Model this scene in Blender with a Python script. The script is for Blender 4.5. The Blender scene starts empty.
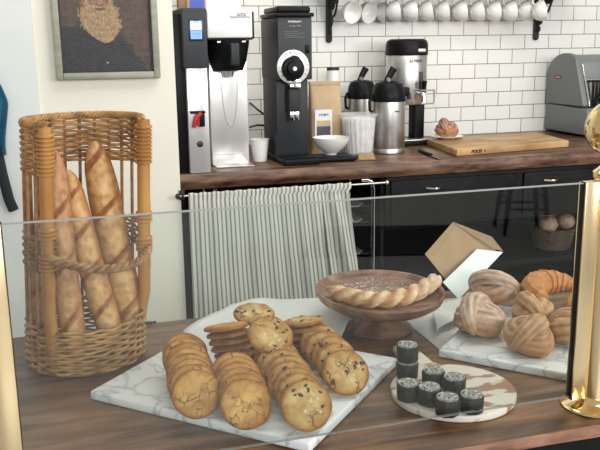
import bpy, bmesh, math, random
from math import sin, cos, pi, radians, sqrt, atan2
from mathutils import Vector, Matrix, noise
random.seed(7)
C = bpy.context.scene.collection
# ------------------------------------------------------------------ camera
PITCH, YAW, ROLL, FPX, CAMZ = 0.2242, 0.2869, 0.0128, 800.0, 1.46
fw = Vector((sin(YAW)*cos(PITCH), cos(YAW)*cos(PITCH), -sin(PITCH)))
rt0 = Vector((cos(YAW), -sin(YAW), 0)); dn0 = fw.cross(rt0)
RT = rt0*cos(ROLL) + dn0*sin(ROLL); DN = dn0*cos(ROLL) - rt0*sin(ROLL)
cam = bpy.data.objects.new('camera', bpy.data.cameras.new('camera')); C.objects.link(cam)
cam.data.sensor_width = 36; cam.data.lens = 36*FPX/600; cam.data.clip_start = .02
m = Matrix((RT, -DN, -fw)).transposed().to_4x4(); m.translation = (0, 0, CAMZ)
cam.matrix_world = m
bpy.context.scene.camera = cam
def ray(u, v): return RT*((u-300)/FPX) + DN*((v-225)/FPX) + fw
def oz(u, v, z): d = ray(u, v); t = (z-CAMZ)/d.z; return Vector((d.x*t, d.y*t, z))
def oy(u, v, y): d = ray(u, v); t = y/d.y; return Vector((d.x*t, y, CAMZ+d.z*t))
# ------------------------------------------------------------------ light and exposure
sc = bpy.context.scene
sc.view_settings.view_transform = 'Standard'; sc.view_settings.look = 'None'
sc.view_settings.gamma = 1; sc.view_settings.exposure = 0.08
w = bpy.data.worlds.new('world'); sc.world = w; w.use_nodes = True
w.node_tree.nodes['Background'].inputs[0].default_value = (1, .975, .93, 1)
w.node_tree.nodes['Background'].inputs[1].default_value = .46
def area(name, loc, tgt, sx, sy, power, col):
    l = bpy.data.lights.new(name, 'AREA'); l.shape = 'RECTANGLE'; l.size = sx; l.size_y = sy; l.energy = power; l.color = col
    o = bpy.data.objects.new(name, l); C.objects.link(o); o.location = loc
    o.rotation_euler = (Vector(tgt)-Vector(loc)).to_track_quat('-Z', 'Y').to_euler(); return o
area('window_light', (3.6, -.6, 2.3), (.9, 3.0, .9), 2.0, 1.8, 85, (1, .98, .95))
area('ceiling_light', (1.5, 2.3, 2.95), (1.5, 2.9, .9), 2.4, .8, 34, (1, .96, .88))
area('street_window_light', (.3, -4.6, 2.6), (.6, -1.8, 0), 3.0, 1.6, 230, (.95, .98, 1))
# ------------------------------------------------------------------ materials
MT = {}
def nodes(m): m.use_nodes = True; n = m.node_tree; return n, n.nodes, n.links
def mat(name, col, rough=.5, metal=0, col2=None, scale=20, stretch=(1,1,1), bump=0, bscale=None, attr=False, detail=5, contrast=(.35,.65), spec=.5, trans=0, coat=0, distort=0):
    if name in MT: return MT[name]
    m = bpy.data.materials.new(name); t, N, L = nodes(m); b = N['Principled BSDF']
    b.inputs['Base Color'].default_value = (*col, 1); b.inputs['Roughness'].default_value = rough
    b.inputs['Metallic'].default_value = metal; b.inputs['Specular IOR Level'].default_value = spec
    b.inputs['Transmission Weight'].default_value = trans; b.inputs['Coat Weight'].default_value = coat
    tc = N.new('ShaderNodeTexCoord'); mp = N.new('ShaderNodeMapping'); mp.inputs['Scale'].default_value = stretch
    L.new(tc.outputs['Object'], mp.inputs['Vector'])
    out = None
    if attr:
        a = N.new('ShaderNodeAttribute'); a.attribute_name = 'Col'; out = a.outputs['Color']
    if col2 is not None:
        nz = N.new('ShaderNodeTexNoise'); nz.inputs['Scale'].default_value = scale; nz.inputs['Detail'].default_value = detail
        nz.inputs['Distortion'].default_value = distort
        L.new(mp.outputs[0], nz.inputs['Vector'])
        mr = N.new('ShaderNodeMapRange'); mr.inputs[1].default_value, mr.inputs[2].default_value = contrast
        L.new(nz.outputs[0], mr.inputs[0])
        mx = N.new('ShaderNodeMix'); mx.data_type = 'RGBA'
        if attr: mx.blend_type = 'MULTIPLY'; L.new(out, mx.inputs[6])
        else: mx.inputs[6].default_value = (*col, 1)
        mx.inputs[7].default_value = (*col2, 1)
        L.new(mr.outputs[0], mx.inputs[0]); out = mx.outputs[2]
    if out: L.new(out, b.inputs['Base Color'])
    if bump:
        nb = N.new('ShaderNodeTexNoise'); nb.inputs['Scale'].default_value = bscale or scale; nb.inputs['Detail'].default_value = 4
        L.new(mp.outputs[0], nb.inputs['Vector'])
        bp = N.new('ShaderNodeBump'); bp.inputs['Strength'].default_value = bump; bp.inputs['Distance'].default_value = .004
        L.new(nb.outputs[0], bp.inputs['Height']); L.new(bp.outputs[0], b.inputs['Normal'])
    MT[name] = m; return m
def tile_mat():
    m = bpy.data.materials.new('subway_tile'); t, N, L = nodes(m); b = N['Principled BSDF']
    tc = N.new('ShaderNodeTexCoord'); sp = N.new('ShaderNodeSeparateXYZ'); L.new(tc.outputs['Object'], sp.inputs[0])
    cb = N.new('ShaderNodeCombineXYZ')
    ax = N.new('ShaderNodeMath'); ax.inputs[1].default_value = -2.0064; L.new(sp.outputs[0], ax.inputs[0])
    az = N.new('ShaderNodeMath'); az.inputs[1].default_value = -.939; L.new(sp.outputs[2], az.inputs[0])
    L.new(ax.outputs[0], cb.inputs[0]); L.new(az.outputs[0], cb.inputs[1])
    br = N.new('ShaderNodeTexBrick'); br.inputs['Scale'].default_value = 1; br.inputs['Brick Width'].default_value = .1545
    br.inputs['Row Height'].default_value = .0783; br.inputs['Mortar Size'].default_value = .0023; br.inputs['Mortar Smooth'].default_value = .25
    br.inputs['Color1'].default_value = (.80, .80, .76, 1); br.inputs['Color2'].default_value = (.76, .76, .725, 1); br.inputs['Mortar'].default_value = (.20, .195, .175, 1)
    L.new(cb.outputs[0], br.inputs['Vector']); L.new(br.outputs['Color'], b.inputs['Base Color'])
    b.inputs['Roughness'].default_value = .22
    bp = N.new('ShaderNodeBump'); bp.invert = True; bp.inputs['Strength'].default_value = .5; bp.inputs['Distance'].default_value = .002
    L.new(br.outputs['Fac'], bp.inputs['Height']); L.new(bp.outputs[0], b.inputs['Normal'])
    return m
def glass_mat(name, tint=(.93, .955, .94), f0=.034, rough=0.0):
    m = bpy.data.materials.new(name); t, N, L = nodes(m); N.remove(N['Principled BSDF'])
    lw = N.new('ShaderNodeLayerWeight'); pw = N.new('ShaderNodeMath'); pw.operation = 'POWER'; pw.inputs[1].default_value = 5; L.new(lw.outputs['Facing'], pw.inputs[0])
    fr = N.new('ShaderNodeMath'); fr.operation = 'MULTIPLY_ADD'; fr.inputs[1].default_value = 1-f0; fr.inputs[2].default_value = f0; L.new(pw.outputs[0], fr.inputs[0])
    tr = N.new('ShaderNodeBsdfTransparent'); tr.inputs[0].default_value = (*tint, 1)
    gl = N.new('ShaderNodeBsdfGlossy'); gl.inputs['Roughness'].default_value = rough
    mx = N.new('ShaderNodeMixShader'); L.new(fr.outputs[0], mx.inputs[0]); L.new(tr.outputs[0], mx.inputs[1]); L.new(gl.outputs[0], mx.inputs[2])
    L.new(mx.outputs[0], N['Material Output'].inputs[0]); return m
def wood(name, c1, c2, c3, axis=(1, 12, 12), scale=4, rough=.5, bump=.15, coat=0):
    m = bpy.data.materials.new(name); t, N, L = nodes(m); b = N['Principled BSDF']; b.inputs['Roughness'].default_value = rough; b.inputs['Coat Weight'].default_value = coat
    tc = N.new('ShaderNodeTexCoord'); mp = N.new('ShaderNodeMapping'); mp.inputs['Scale'].default_value = axis; L.new(tc.outputs['Object'], mp.inputs[0])
    n1 = N.new('ShaderNodeTexNoise'); n1.inputs['Scale'].default_value = scale; n1.inputs['Detail'].default_value = 7; n1.inputs['Distortion'].default_value = .6
    L.new(mp.outputs[0], n1.inputs['Vector'])
    n2 = N.new('ShaderNodeTexNoise'); n2.inputs['Scale'].default_value = 3.5; n2.inputs['Detail'].default_value = 4; L.new(tc.outputs['Object'], n2.inputs['Vector'])
    r = N.new('ShaderNodeValToRGB'); e = r.color_ramp.elements; e[0].position = .34; e[0].color = (*c1, 1); e[1].position = .68; e[1].color = (*c3, 1)
    k = e.new(.5); k.color = (*c2, 1); L.new(n1.outputs[0], r.inputs[0])
    mx = N.new('ShaderNodeMix'); mx.data_type = 'RGBA'; mx.blend_type = 'MULTIPLY'; mr = N.new('ShaderNodeMapRange'); mr.inputs[1].default_value = .42; mr.inputs[2].default_value = .66
    L.new(n2.outputs[0], mr.inputs[0]); L.new(mr.outputs[0], mx.inputs[0]); L.new(r.outputs[0], mx.inputs[6]); mx.inputs[7].default_value = (.62, .55, .5, 1)
    L.new(mx.outputs[2], b.inputs['Base Color'])
    bp = N.new('ShaderNodeBump'); bp.inputs['Strength'].default_value = bump; bp.inputs['Distance'].default_value = .002; L.new(n1.outputs[0], bp.inputs['Height']); L.new(bp.outputs[0], b.inputs['Normal'])
    return m
def marble_mat():
    m = bpy.data.materials.new('white_marble'); t, N, L = nodes(m); b = N['Principled BSDF']; b.inputs['Roughness'].default_value = .3
    tc = N.new('ShaderNodeTexCoord'); n1 = N.new('ShaderNodeTexNoise'); n1.inputs['Scale'].default_value = 7; n1.inputs['Detail'].default_value = 6; n1.inputs['Distortion'].default_value = 1.6
    L.new(tc.outputs['Object'], n1.inputs['Vector'])
    s = N.new('ShaderNodeMath'); s.operation = 'SUBTRACT'; s.inputs[1].default_value = .5; L.new(n1.outputs[0], s.inputs[0])
    a = N.new('ShaderNodeMath'); a.operation = 'ABSOLUTE'; L.new(s.outputs[0], a.inputs[0])
    r = N.new('ShaderNodeValToRGB'); e = r.color_ramp.elements; e[0].position = 0; e[0].color = (.40, .42, .44, 1); e[1].position = .05; e[1].color = (.76, .78, .78, 1)
    k = e.new(.014); k.color = (.62, .64, .65, 1)
    L.new(a.outputs[0], r.inputs[0]); L.new(r.outputs[0], b.inputs['Base Color']); return m
def stripe_mat():
    m = bpy.data.materials.new('ticking_cloth'); t, N, L = nodes(m); b = N['Principled BSDF']; b.inputs['Roughness'].default_value = .9
    a = N.new('ShaderNodeAttribute'); a.attribute_name = 'Col'; L.new(a.outputs['Color'], b.inputs['Base Color']); return m
def crackle_mat(name, c1, c2, crack, vs=55):
    m = bpy.data.materials.new(name); t, N, L = nodes(m); b = N['Principled BSDF']; b.inputs['Roughness'].default_value = .75; b.inputs['Specular IOR Level'].default_value = .25
    tc = N.new('ShaderNodeTexCoord'); oi = N.new('ShaderNodeObjectInfo')
    ad = N.new('ShaderNodeVectorMath'); ad.operation = 'ADD'; L.new(tc.outputs['Object'], ad.inputs[0])
    sc_ = N.new('ShaderNodeMath'); sc_.operation = 'MULTIPLY'; sc_.inputs[1].default_value = 9; L.new(oi.outputs['Random'], sc_.inputs[0]); L.new(sc_.outputs[0], ad.inputs[1])
    n0 = N.new('ShaderNodeTexNoise'); n0.inputs['Scale'].default_value = 40; L.new(ad.outputs[0], n0.inputs['Vector'])
    mm = N.new('ShaderNodeMix'); mm.data_type = 'VECTOR'; mm.inputs[0].default_value = .035; L.new(ad.outputs[0], mm.inputs[4]); L.new(n0.outputs['Color'], mm.inputs[5])
    vo = N.new('ShaderNodeTexVoronoi'); vo.feature = 'DISTANCE_TO_EDGE'; vo.inputs['Scale'].default_value = vs; L.new(mm.outputs[1], vo.inputs['Vector'])
    n2 = N.new('ShaderNodeTexNoise'); n2.inputs['Scale'].default_value = 28; n2.inputs['Detail'].default_value = 5; L.new(ad.outputs[0], n2.inputs['Vector'])
    # cracks only where the second noise is high
    mk = N.new('ShaderNodeMapRange'); mk.inputs[1].default_value = .50; mk.inputs[2].default_value = .62; L.new(n2.outputs[0], mk.inputs[0])
    ck = N.new('ShaderNodeMapRange'); ck.inputs[1].default_value = .0; ck.inputs[2].default_value = .075; ck.inputs[3].default_value = 1; ck.inputs[4].default_value = 0; L.new(vo.outputs[0], ck.inputs[0])
    mu = N.new('ShaderNodeMath'); mu.operation = 'MULTIPLY'; L.new(mk.outputs[0], mu.inputs[0]); L.new(ck.outputs[0], mu.inputs[1])
    m1 = N.new('ShaderNodeMix'); m1.data_type = 'RGBA'; m1.inputs[6].default_value = (*c1, 1); m1.inputs[7].default_value = (*c2, 1)
    n3 = N.new('ShaderNodeTexNoise'); n3.inputs['Scale'].default_value = 38; n3.inputs['Detail'].default_value = 6; L.new(ad.outputs[0], n3.inputs['Vector'])
    mr = N.new('ShaderNodeMapRange'); mr.inputs[1].default_value = .35; mr.inputs[2].default_value = .65; L.new(n3.outputs[0], mr.inputs[0]); L.new(mr.outputs[0], m1.inputs[0])
    at = N.new('ShaderNodeAttribute'); at.attribute_name = 'Col'
    mc = N.new('ShaderNodeMix'); mc.data_type = 'RGBA'; mc.blend_type = 'MULTIPLY'; mc.inputs[0].default_value = 1; L.new(m1.outputs[2], mc.inputs[6]); L.new(at.outputs['Color'], mc.inputs[7])
    m2 = N.new('ShaderNodeMix'); m2.data_type = 'RGBA'; L.new(mu.outputs[0], m2.inputs[0]); L.new(mc.outputs[2], m2.inputs[6]); m2.inputs[7].default_value = (*crack, 1)
    L.new(m2.outputs[2], b.inputs['Base Color'])
    h = N.new('ShaderNodeMath'); h.operation = 'SUBTRACT'; L.new(n3.outputs[0], h.inputs[0]); L.new(mu.outputs[0], h.inputs[1])
    bp = N.new('ShaderNodeBump'); bp.inputs['Strength'].default_value = .7; bp.inputs['Distance'].default_value = .003; L.new(h.outputs[0], bp.inputs['Height']); L.new(bp.outputs[0], b.inputs['Normal'])
    return m
M = dict(
    tile=tile_mat(), glass=glass_mat('clear_glass'), marble=marble_mat(), ticking=stripe_mat(),
    counter=wood('counter_wood', (.066, .029, .011), (.165, .080, .030), (.27, .148, .066), (1.2, 9, 9), 3.5, .42),
    live_edge=wood('reddish_edge_wood', (.22, .10, .065), (.42, .22, .15), (.55, .34, .24), (2, 8, 8), 5, .5),
    walnut=wood('walnut_slab', (.055, .024, .010), (.13, .062, .030), (.24, .13, .072), (1.2, 8, 8), 3.2, .35),
    walnut_edge=wood('walnut_slab_edge', (.045, .020, .010), (.12, .056, .028), (.21, .11, .062), (2, 3, 8), 5, .45, .6),
    maple=wood('maple_board', (.36, .20, .085), (.50, .31, .14), (.60, .40, .20), (1, 14, 6), 3, .5, .05),
    bowlwood=wood('stained_bowl_wood', (.12, .052, .032), (.24, .12, .08), (.38, .22, .155), (3, 9, 3), 4, .45),
    paddle=mat('whitewashed_wood', (.68, .63, .54), .55, col2=(.36, .19, .12), scale=11, stretch=(1, 2.2, 1), contrast=(.53, .58), detail=3),
    wall=mat('cream_plaster', (.79, .765, .67), .8, col2=(.76, .735, .64), scale=3, bump=.1, bscale=60),
    panelwall=mat('white_painted_panel', (.74, .765, .745), .7, col2=(.70, .73, .71), scale=4),
    floor=mat('grey_floor', (.50, .49, .47), .35, col2=(.36, .35, .33), scale=6, stretch=(1, 5, 1), contrast=(.3, .7)),
    black=mat('black_plastic', (.006, .006, .007), .40, spec=.16), charcoal=mat('charcoal_enamel', (.018, .022, .026), .42, col2=(.024, .028, .033), scale=300, spec=.3),
    charcoal2=mat('grey_black_housing', (.030, .033, .037), .45, col2=(.038, .041, .046), scale=300, spec=.3),
    blackwood=mat('black_painted_wood', (.005, .005, .006), .5, col2=(.009, .009, .010), scale=20, spec=.12),
    iron=mat('black_iron', (.015, .014, .014), .55, bump=.4, bscale=200),
    steel=mat('brushed_steel', (.62, .61, .59), .38, 1, col2=(.52, .51, .49), scale=60, stretch=(1, 1, .03)),
    brightsteel=mat('bright_steel', (.86, .85, .84), .24, .6, col2=(.80, .80, .79), scale=30, stretch=(1, 1, .03)),
    chrome=mat('chrome', (.75, .75, .75), .12, 1), brass=mat('polished_brass', (.92, .74, .40), .13, 1, col2=(.82, .60, .28), scale=6),
    brass2=mat('satin_brass', (.93, .76, .48), .24, 1, col2=(.86, .66, .38), scale=10, stretch=(1, 1, .2)),
    porcelain=mat('white_porcelain', (.80, .79, .76), .15, coat=.4), paper=mat('white_paper', (.80, .79, .77), .7),
    filt=mat('crinkled_white_filters', (.78, .78, .77), .8, col2=(.6, .6, .6), scale=25, bump=.8, bscale=40),
    parch=mat('parchment', (.66, .67, .66), .6, col2=(.72, .73, .72), scale=12, bump=.3),
    tub=glass_mat('clear_plastic', (.93, .93, .93), .03, .12),
    kraft=mat('kraft_paper', (.52, .37, .23), .75, col2=(.46, .32, .19), scale=15, bump=.3, bscale=25),
    kraftcard=mat('kraft_card', (.43, .29, .17), .8, col2=(.39, .26, .15), scale=30),
    whitecard=mat('white_card', (.80, .86, .86), .6), frame=mat('grey_green_frame', (.26, .26, .20), .45, col2=(.34, .34, .27), scale=40, stretch=(.2, 1, 1)),
    paint=mat('oil_paint', (1, 1, 1), .45, attr=True, col2=(.7, .7, .7), scale=60, bump=.5, bscale=160),
    slicer=mat('hammered_grey_enamel', (.155, .17, .17), .38, col2=(.175, .19, .19), scale=250),
    wicker=mat('golden_wicker', (.50, .28, .10), .5, col2=(.20, .09, .03), scale=30, contrast=(.4, .7)),
    wickdark=mat('brown_wicker', (.32, .155, .06), .55, col2=(.12, .05, .02), scale=30, contrast=(.35, .7)),
    cane=mat('bamboo_cane', (.54, .28, .08), .35, col2=(.34, .14, .035), scale=14, stretch=(1, 1, .3)),
    rope=mat('twisted_willow', (.44, .25, .10), .5, col2=(.22, .10, .04), scale=40),
    crust=mat('baguette_crust', (1, 1, 1), .6, attr=True, col2=(.66, .56, .46), scale=55, bump=.7, bscale=70, contrast=(.42, .68)),
    pastry=mat('sugared_pastry', (1, 1, 1), .6, attr=True, col2=(.8, .72, .66), scale=60, bump=.6, bscale=120),
    crackle=crackle_mat('crackled_cookie', (.68, .39, .12), (.44, .21, .055), (.16, .07, .02), 62),
    chipcookie=crackle_mat('chip_cookie', (.66, .43, .18), (.42, .22, .075), (.20, .09, .03), 40),
    chip=mat('dark_chocolate', (.075, .035, .018), .4), sugar=mat('pale_sugar', (.72, .68, .50), .8),
    cake=mat('black_cake', (.014, .012, .012), .6, col2=(.018, .016, .015), scale=60, bump=.5, bscale=150),
    dusted=mat('sugar_dusted_crumb', (.022, .019, .018), .9, col2=(.60, .58, .56), scale=230, contrast=(.36, .66), bump=.8, bscale=200, detail=8),
    flour=mat('powdered_sugar', (.72, .68, .64), .95),
    red=mat('red_plastic', (.45, .02, .03), .3), dial=mat('dial_plate', (.78, .78, .77), .3, .3),
    apron=mat('teal_blue_cloth', (.02, .13, .22), .9, col2=(.015, .09, .16), scale=20), strap=mat('black_strap', (.01, .014, .02), .8),
    ink=mat('dark_ink', (.02, .02, .02), .6), pale=mat('pale_print', (.62, .62, .60), .6), dim=mat('faded_print', (.12, .13, .13), .6),
    bristle=mat('bristle', (.42, .29, .12), .7), stoolm=mat('blue_black_paint', (.03, .035, .045), .4),
    mat_=mat('black_rubber', (.01, .01, .01), .8), brand=mat('burnt_mark', (.035, .015, .006), .7))
sm = bpy.data.materials.new('lit_display'); t_, N_, L_ = nodes(sm); b_ = N_['Principled BSDF']
a_ = N_.new('ShaderNodeAttribute'); a_.attribute_name = 'Col'; L_.new(a_.outputs['Color'], b_.inputs['Base Color']); L_.new(a_.outputs['Color'], b_.inputs['Emission Color']); b_.inputs['Emission Strength'].default_value = .75
M['screen'] = sm
M['print'] = mat('printed_label', (1, 1, 1), .5, attr=True)
# ------------------------------------------------------------------ mesh helpers
class MB:
    def __init__(s): s.v = []; s.f = []; s.c = []; s.mi = []; s.mat = 0; s.smooth = []; s.sm = True
    def add(s, vs, fs, col=None, M4=None):
        n = len(s.v)
        for i, p in enumerate(vs):
            p = Vector(p); s.v.append(M4 @ p if M4 else p)
            s.c.append(col[i] if isinstance(col, list) else (col or (1, 1, 1)))
        for f in fs: s.f.append([n+i for i in f]); s.mi.append(s.mat); s.smooth.append(s.sm)
        return s
    def box(s, x0, x1, y0, y1, z0, z1, b=0, M4=None, col=None):
        bm = bmesh.new(); bmesh.ops.create_cube(bm, size=1)
        for v in bm.verts: v.co = Vector(((x0+x1)/2+v.co.x*(x1-x0), (y0+y1)/2+v.co.y*(y1-y0), (z0+z1)/2+v.co.z*(z1-z0)))
        if b: bmesh.ops.bevel(bm, geom=bm.edges[:], offset=b, segments=3 if b > .004 else 2, affect='EDGES', profile=.5)
        o = s.sm; s.sm = False if not b else True
        s.add([v.co.copy() for v in bm.verts], [[v.index for v in f.verts] for f in bm.faces], col, M4); s.sm = o
        bm.free(); return s
    def lathe(s, prof, seg=32, M4=None, wob=None, colf=None, sx=1, sy=1):
        vs = []; fs = []; n = len(prof); cs = []
        for i, (r, z) in enumerate(prof):
            for k in range(seg):
                a = 2*pi*k/seg; rr = r*(1+wob(a, i)) if wob else r
                vs.append((rr*cos(a)*sx, rr*sin(a)*sy, z)); cs.append(colf(a, i) if colf else (1, 1, 1))
        for i in range(n-1):
            for k in range(seg):
                k2 = (k+1) % seg; fs.append((i*seg+k, i*seg+k2, (i+1)*seg+k2, (i+1)*seg+k))
        if prof[0][0] > 0: fs.append(tuple(range(seg-1, -1, -1)))
        if prof[-1][0] > 0: fs.append(tuple((n-1)*seg+k for k in range(seg)))
        return s.add(vs, fs, cs, M4)
    def tube(s, pts, r, seg=8, closed=False, prof=None, colf=None, cap=True, M4=None, up=None):
        pts = [Vector(p) for p in pts]; n = len(pts)
        rr = r if callable(r) else (lambda t: r)
        tg = []
        for i in range(n):
            a = pts[(i-1) % n] if closed or i else pts[0]; b = pts[(i+1) % n] if closed or i < n-1 else pts[-1]
            d = b-a; tg.append(d.normalized() if d.length > 1e-9 else Vector((0, 0, 1)))
        u = up or (Vector((0, 0, 1)) if abs(tg[0].z) < .9 else Vector((1, 0, 0)))
        u = (u - tg[0]*u.dot(tg[0])).normalized(); vs = []; cs = []
        for i in range(n):
            u = (u - tg[i]*u.dot(tg[i])).normalized(); v = tg[i].cross(u); t = i/(n-1)
            for k in range(seg):
                a = 2*pi*k/seg; q = rr(t)*(prof(a, t) if prof else 1)
                vs.append(pts[i]+u*cos(a)*q+v*sin(a)*q); cs.append(colf(a, t) if colf else (1, 1, 1))
        fs = []
        for i in range(n if closed else n-1):
            j = (i+1) % n
            for k in range(seg): k2 = (k+1) % seg; fs.append((i*seg+k, i*seg+k2, j*seg+k2, j*seg+k))
        if cap and not closed: fs.append(tuple(range(seg-1, -1, -1))); fs.append(tuple((n-1)*seg+k for k in range(seg)))
        return s.add(vs, fs, cs, M4)
    def prism(s, poly, h0, h1, plane='xy', b=0):
        """outline extruded along the third axis"""
        def P(a, c, h): return {'xy': (a, c, h), 'xz': (a, h, c), 'yz': (h, a, c)}[plane]
        n = len(poly); bm = bmesh.new(); A = [bm.verts.new(P(a, c, h0)) for a, c in poly]; B = [bm.verts.new(P(a, c, h1)) for a, c in poly]
        bm.faces.new(A); bm.faces.new(B[::-1])
        for i in range(n): bm.faces.new((A[i], B[i], B[(i+1) % n], A[(i+1) % n]))
        bmesh.ops.recalc_face_normals(bm, faces=bm.faces[:])
        if b: bmesh.ops.bevel(bm, geom=[e for e in bm.edges if len(e.link_faces) == 2 and e.calc_face_angle(0) > .9], offset=b, segments=3, affect='EDGES', profile=.5)
        bm.verts.index_update(); o = s.sm; s.sm = bool(b)
        s.add([v.co.copy() for v in bm.verts], [[v.index for v in f.verts] for f in bm.faces]); s.sm = o; bm.free(); return s
    def build(s, name, mats, parent=None, subsurf=0):
        me = bpy.data.meshes.new(name); me.from_pydata([tuple(v) for v in s.v], [], s.f)
        for mm in (mats if isinstance(mats, (list, tuple)) else [mats]): me.materials.append(mm)
        me.polygons.foreach_set('material_index', s.mi); me.polygons.foreach_set('use_smooth', s.smooth)
        ca = me.color_attributes.new('Col', 'FLOAT_COLOR', 'POINT')
        ca.data.foreach_set('color', [q for c in s.c for q in (*c[:3], 1)])
        bm = bmesh.new(); bm.from_mesh(me); bmesh.ops.recalc_face_normals(bm, faces=bm.faces[:])
        for e in bm.edges:
            if len(e.link_faces) == 2 and e.calc_face_angle(0) > radians(38): e.smooth = False
        bm.to_mesh(me); bm.free(); me.update()
        o = bpy.data.objects.new(name, me); C.objects.link(o)
        if parent: o.parent = parent
        if subsurf: sf = o.modifiers.new('s', 'SUBSURF'); sf.levels = sf.render_levels = subsurf
        return o
def box(name, m, x0, x1, y0, y1, z0, z1, b=0, parent=None): return MB().box(x0, x1, y0, y1, z0, z1, b).build(name, m, parent)
def tag(o, label, cat, group=None):
    o['label'] = label; o['category'] = cat
    if group: o['group'] = group
    return o
def struct(o): o['kind'] = 'structure'; return o
def thing(name, label, cat, loc, rz=0, group=None):
    o = bpy.data.objects.new(name, None); o.empty_display_size = .05; C.objects.link(o); o.location = loc; o.rotation_euler = (0, 0, rz)
    return tag(o, label, cat, group)
def plab(o, l): o['label'] = l; return o
def dup(root, loc=None, label=None):
    r = root.copy(); C.objects.link(r)
    if loc is not None: r.location = loc
    if label: r['label'] = label
    for ch in list(root.children):
        c = ch.copy(); C.objects.link(c); c.parent = r
        for g in list(ch.children): d = g.copy(); C.objects.link(d); d.parent = c
    return r
def text(s, size, m, parent, loc, rot=(pi/2, 0, 0), sx=1, name='lettering', depth=.0004, shear=0, bold=0):
    cu = bpy.data.curves.new(name, 'FONT'); cu.body = s; cu.size = size; cu.extrude = depth; cu.align_x = 'CENTER'; cu.align_y = 'CENTER'; cu.shear = shear; cu.offset = bold
    t = bpy.data.objects.new('t', cu); C.objects.link(t)
    dg = bpy.context.evaluated_depsgraph_get(); me = bpy.data.meshes.new_from_object(t.evaluated_get(dg)); bpy.data.objects.remove(t)
    me.materials.clear(); me.materials.append(m)
    o = bpy.data.objects.new(name, me); C.objects.link(o); o.parent = parent; o.location = loc; o.rotation_euler = rot; o.scale = (sx, 1, 1); return o
def capsule(L, r, seg=16): 
    p = [(0, 0)]
    for i in range(1, 7): a = pi/2*i/6; p.append((r*sin(a), r-r*cos(a)))
    for i in range(6): a = pi/2*i/6; p.append((r*cos(a), L-r+r*sin(a)))
    p.append((0, L)); return p
def frame_m(o, x, y, z): m = Matrix((x, y, z)).transposed().to_4x4(); m.translation = o; return m
# ------------------------------------------------------------------ the room
BW = 4.089                      # tiled back wall
struct(box('floor', M['floor'], -3.2, 5, -5.5, 4.3, -.1, 0))
struct(box('wall_back', M['tile'], .40, 4.2, BW, BW+.15, 0, 3.0))
struct(box('wall_left', M['wall'], -.075, .4385, 3.18, 4.24, 0, 3.0))
struct(box('trim_1', M['panelwall'], -1.6, -.0752, 3.162, 4.24, 0, 3.0))
# ------------------------------------------------------------------ front counter
FC = .78
fc = thing('serving_counter', 'long brown wooden serving counter in the foreground holding the bakes', 'counter', (0, 1.115, 0))
mb = MB(); mb.box(-.75, 2.0, .006, .815, FC-.02, FC, .002); mb.build('worktop', M['counter'], fc)
n = 120; vs = []; fs = []
for i in range(n+1):
    x = -.75+2.75*i/n; d = .003*noise.noise((x*7, 0, 3))+.0015*noise.noise((x*30, 1, 3))
    vs += [(x, .0065, FC), (x, -.001+d, FC-.002), (x, -.003+d*1.4, FC-.011), (x, .002+d, FC-.021), (x, .02, FC-.021)]
for i in range(n):
    for k in range(4): a = i*5+k; fs.append((a, a+5, a+6, a+1))
plab(MB().add(vs, fs).build('front_edge', M['live_edge'], fc), 'rough reddish front edge of the worktop')
mb = MB(); mb.box(-.72, 1.95, .025, .79, 0, FC-.0205, .003)
for x in (-.1, .55, 1.2): mb.box(x-.29, x+.29, .018, .026, .12, .70, .003)
mb.build('base', M['blackwood'], fc)
plab(MB().box(.163, .178, .806, .822, FC-.012, FC+.003, .002).box(.15, .19, .812, .82, FC-.006, FC+.002).build('bracket', M['iron'], fc), 'small dark metal bracket at the rear edge')
# ------------------------------------------------------------------ back counter
BC = .94; BF = 3.222
bc = thing('back_counter', 'black under-counter cabinet with dark walnut slab top along the tiled wall', 'counter', (0, BF, 0))
mb = MB(); mb.box(.4395, 3.6, .012, BW-BF-.001, BC-.06, BC, .003); mb.build('walnut_top', M['walnut'], bc)
vs = []; fs = []; n = 260; K = 7
for i in range(n+1):
    x = .4395+3.16*i/n
    for k in range(K):
        t = k/(K-1); z = BC-.001-.063*t; bulge = -.010*sin(pi*min(1, t*1.05))
        d = bulge+.009*noise.noise((x*5, t*1.5, 8))+.004*noise.noise((x*22, t*4, 2))
        vs.append((x, .012+min(d, 0.0)+(.004 if k in (0, K-1) else 0), z))
for i in range(n):
    for k in range(K-1): a = i*K+k; fs.append((a, a+K, a+K+1, a+1))
MB().add(vs, fs).build('live_edge', M['walnut_edge'], bc)
mb = MB()
mb.box(1.36, 3.55, .03, .82, BC-.30, BC-.068, .004)                 # drawer band
mb.box(.45, .47, .05, .84, .02, BC-.065).box(3.53, 3.55, .05, .84, .02, BC-.065)
mb.box(.47, 3.53, .82, .84, .02, BC-.065)                         # back panel
mb.box(.47, 3.53, .05, .82, .40, .425).box(.47, 3.53, .05, .82, .05, .08)
mb.box(1.345, 1.36, .05, .82, .08, BC-.068)
mb.build('cabinet', M['blackwood'], bc)
for i, (x0, x1) in enumerate([(1.38, 2.02), (2.05, 2.75), (2.78, 3.5)]):
    d = MB().box(x0, x1, .015, .03, BC-.285, BC-.085, .004).box(x0+.03, x1-.03, .0135, .016, BC-.262, BC-.108, .001).build('drawer', M['blackwood'], bc)
    xc = [1.585, 2.03-.02+.0, 3.1][i] if i != 1 else 2.19
    h = MB(); pts = [(xc-.035+.07*t/10, .012-.022*sin(pi*t/10), BC-.125+.0) for t in range(11)]; h.tube(pts, .005, 8); h.build('drawer_pull', M['brass2'] if i == 1 else M['chrome'], d)
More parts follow.
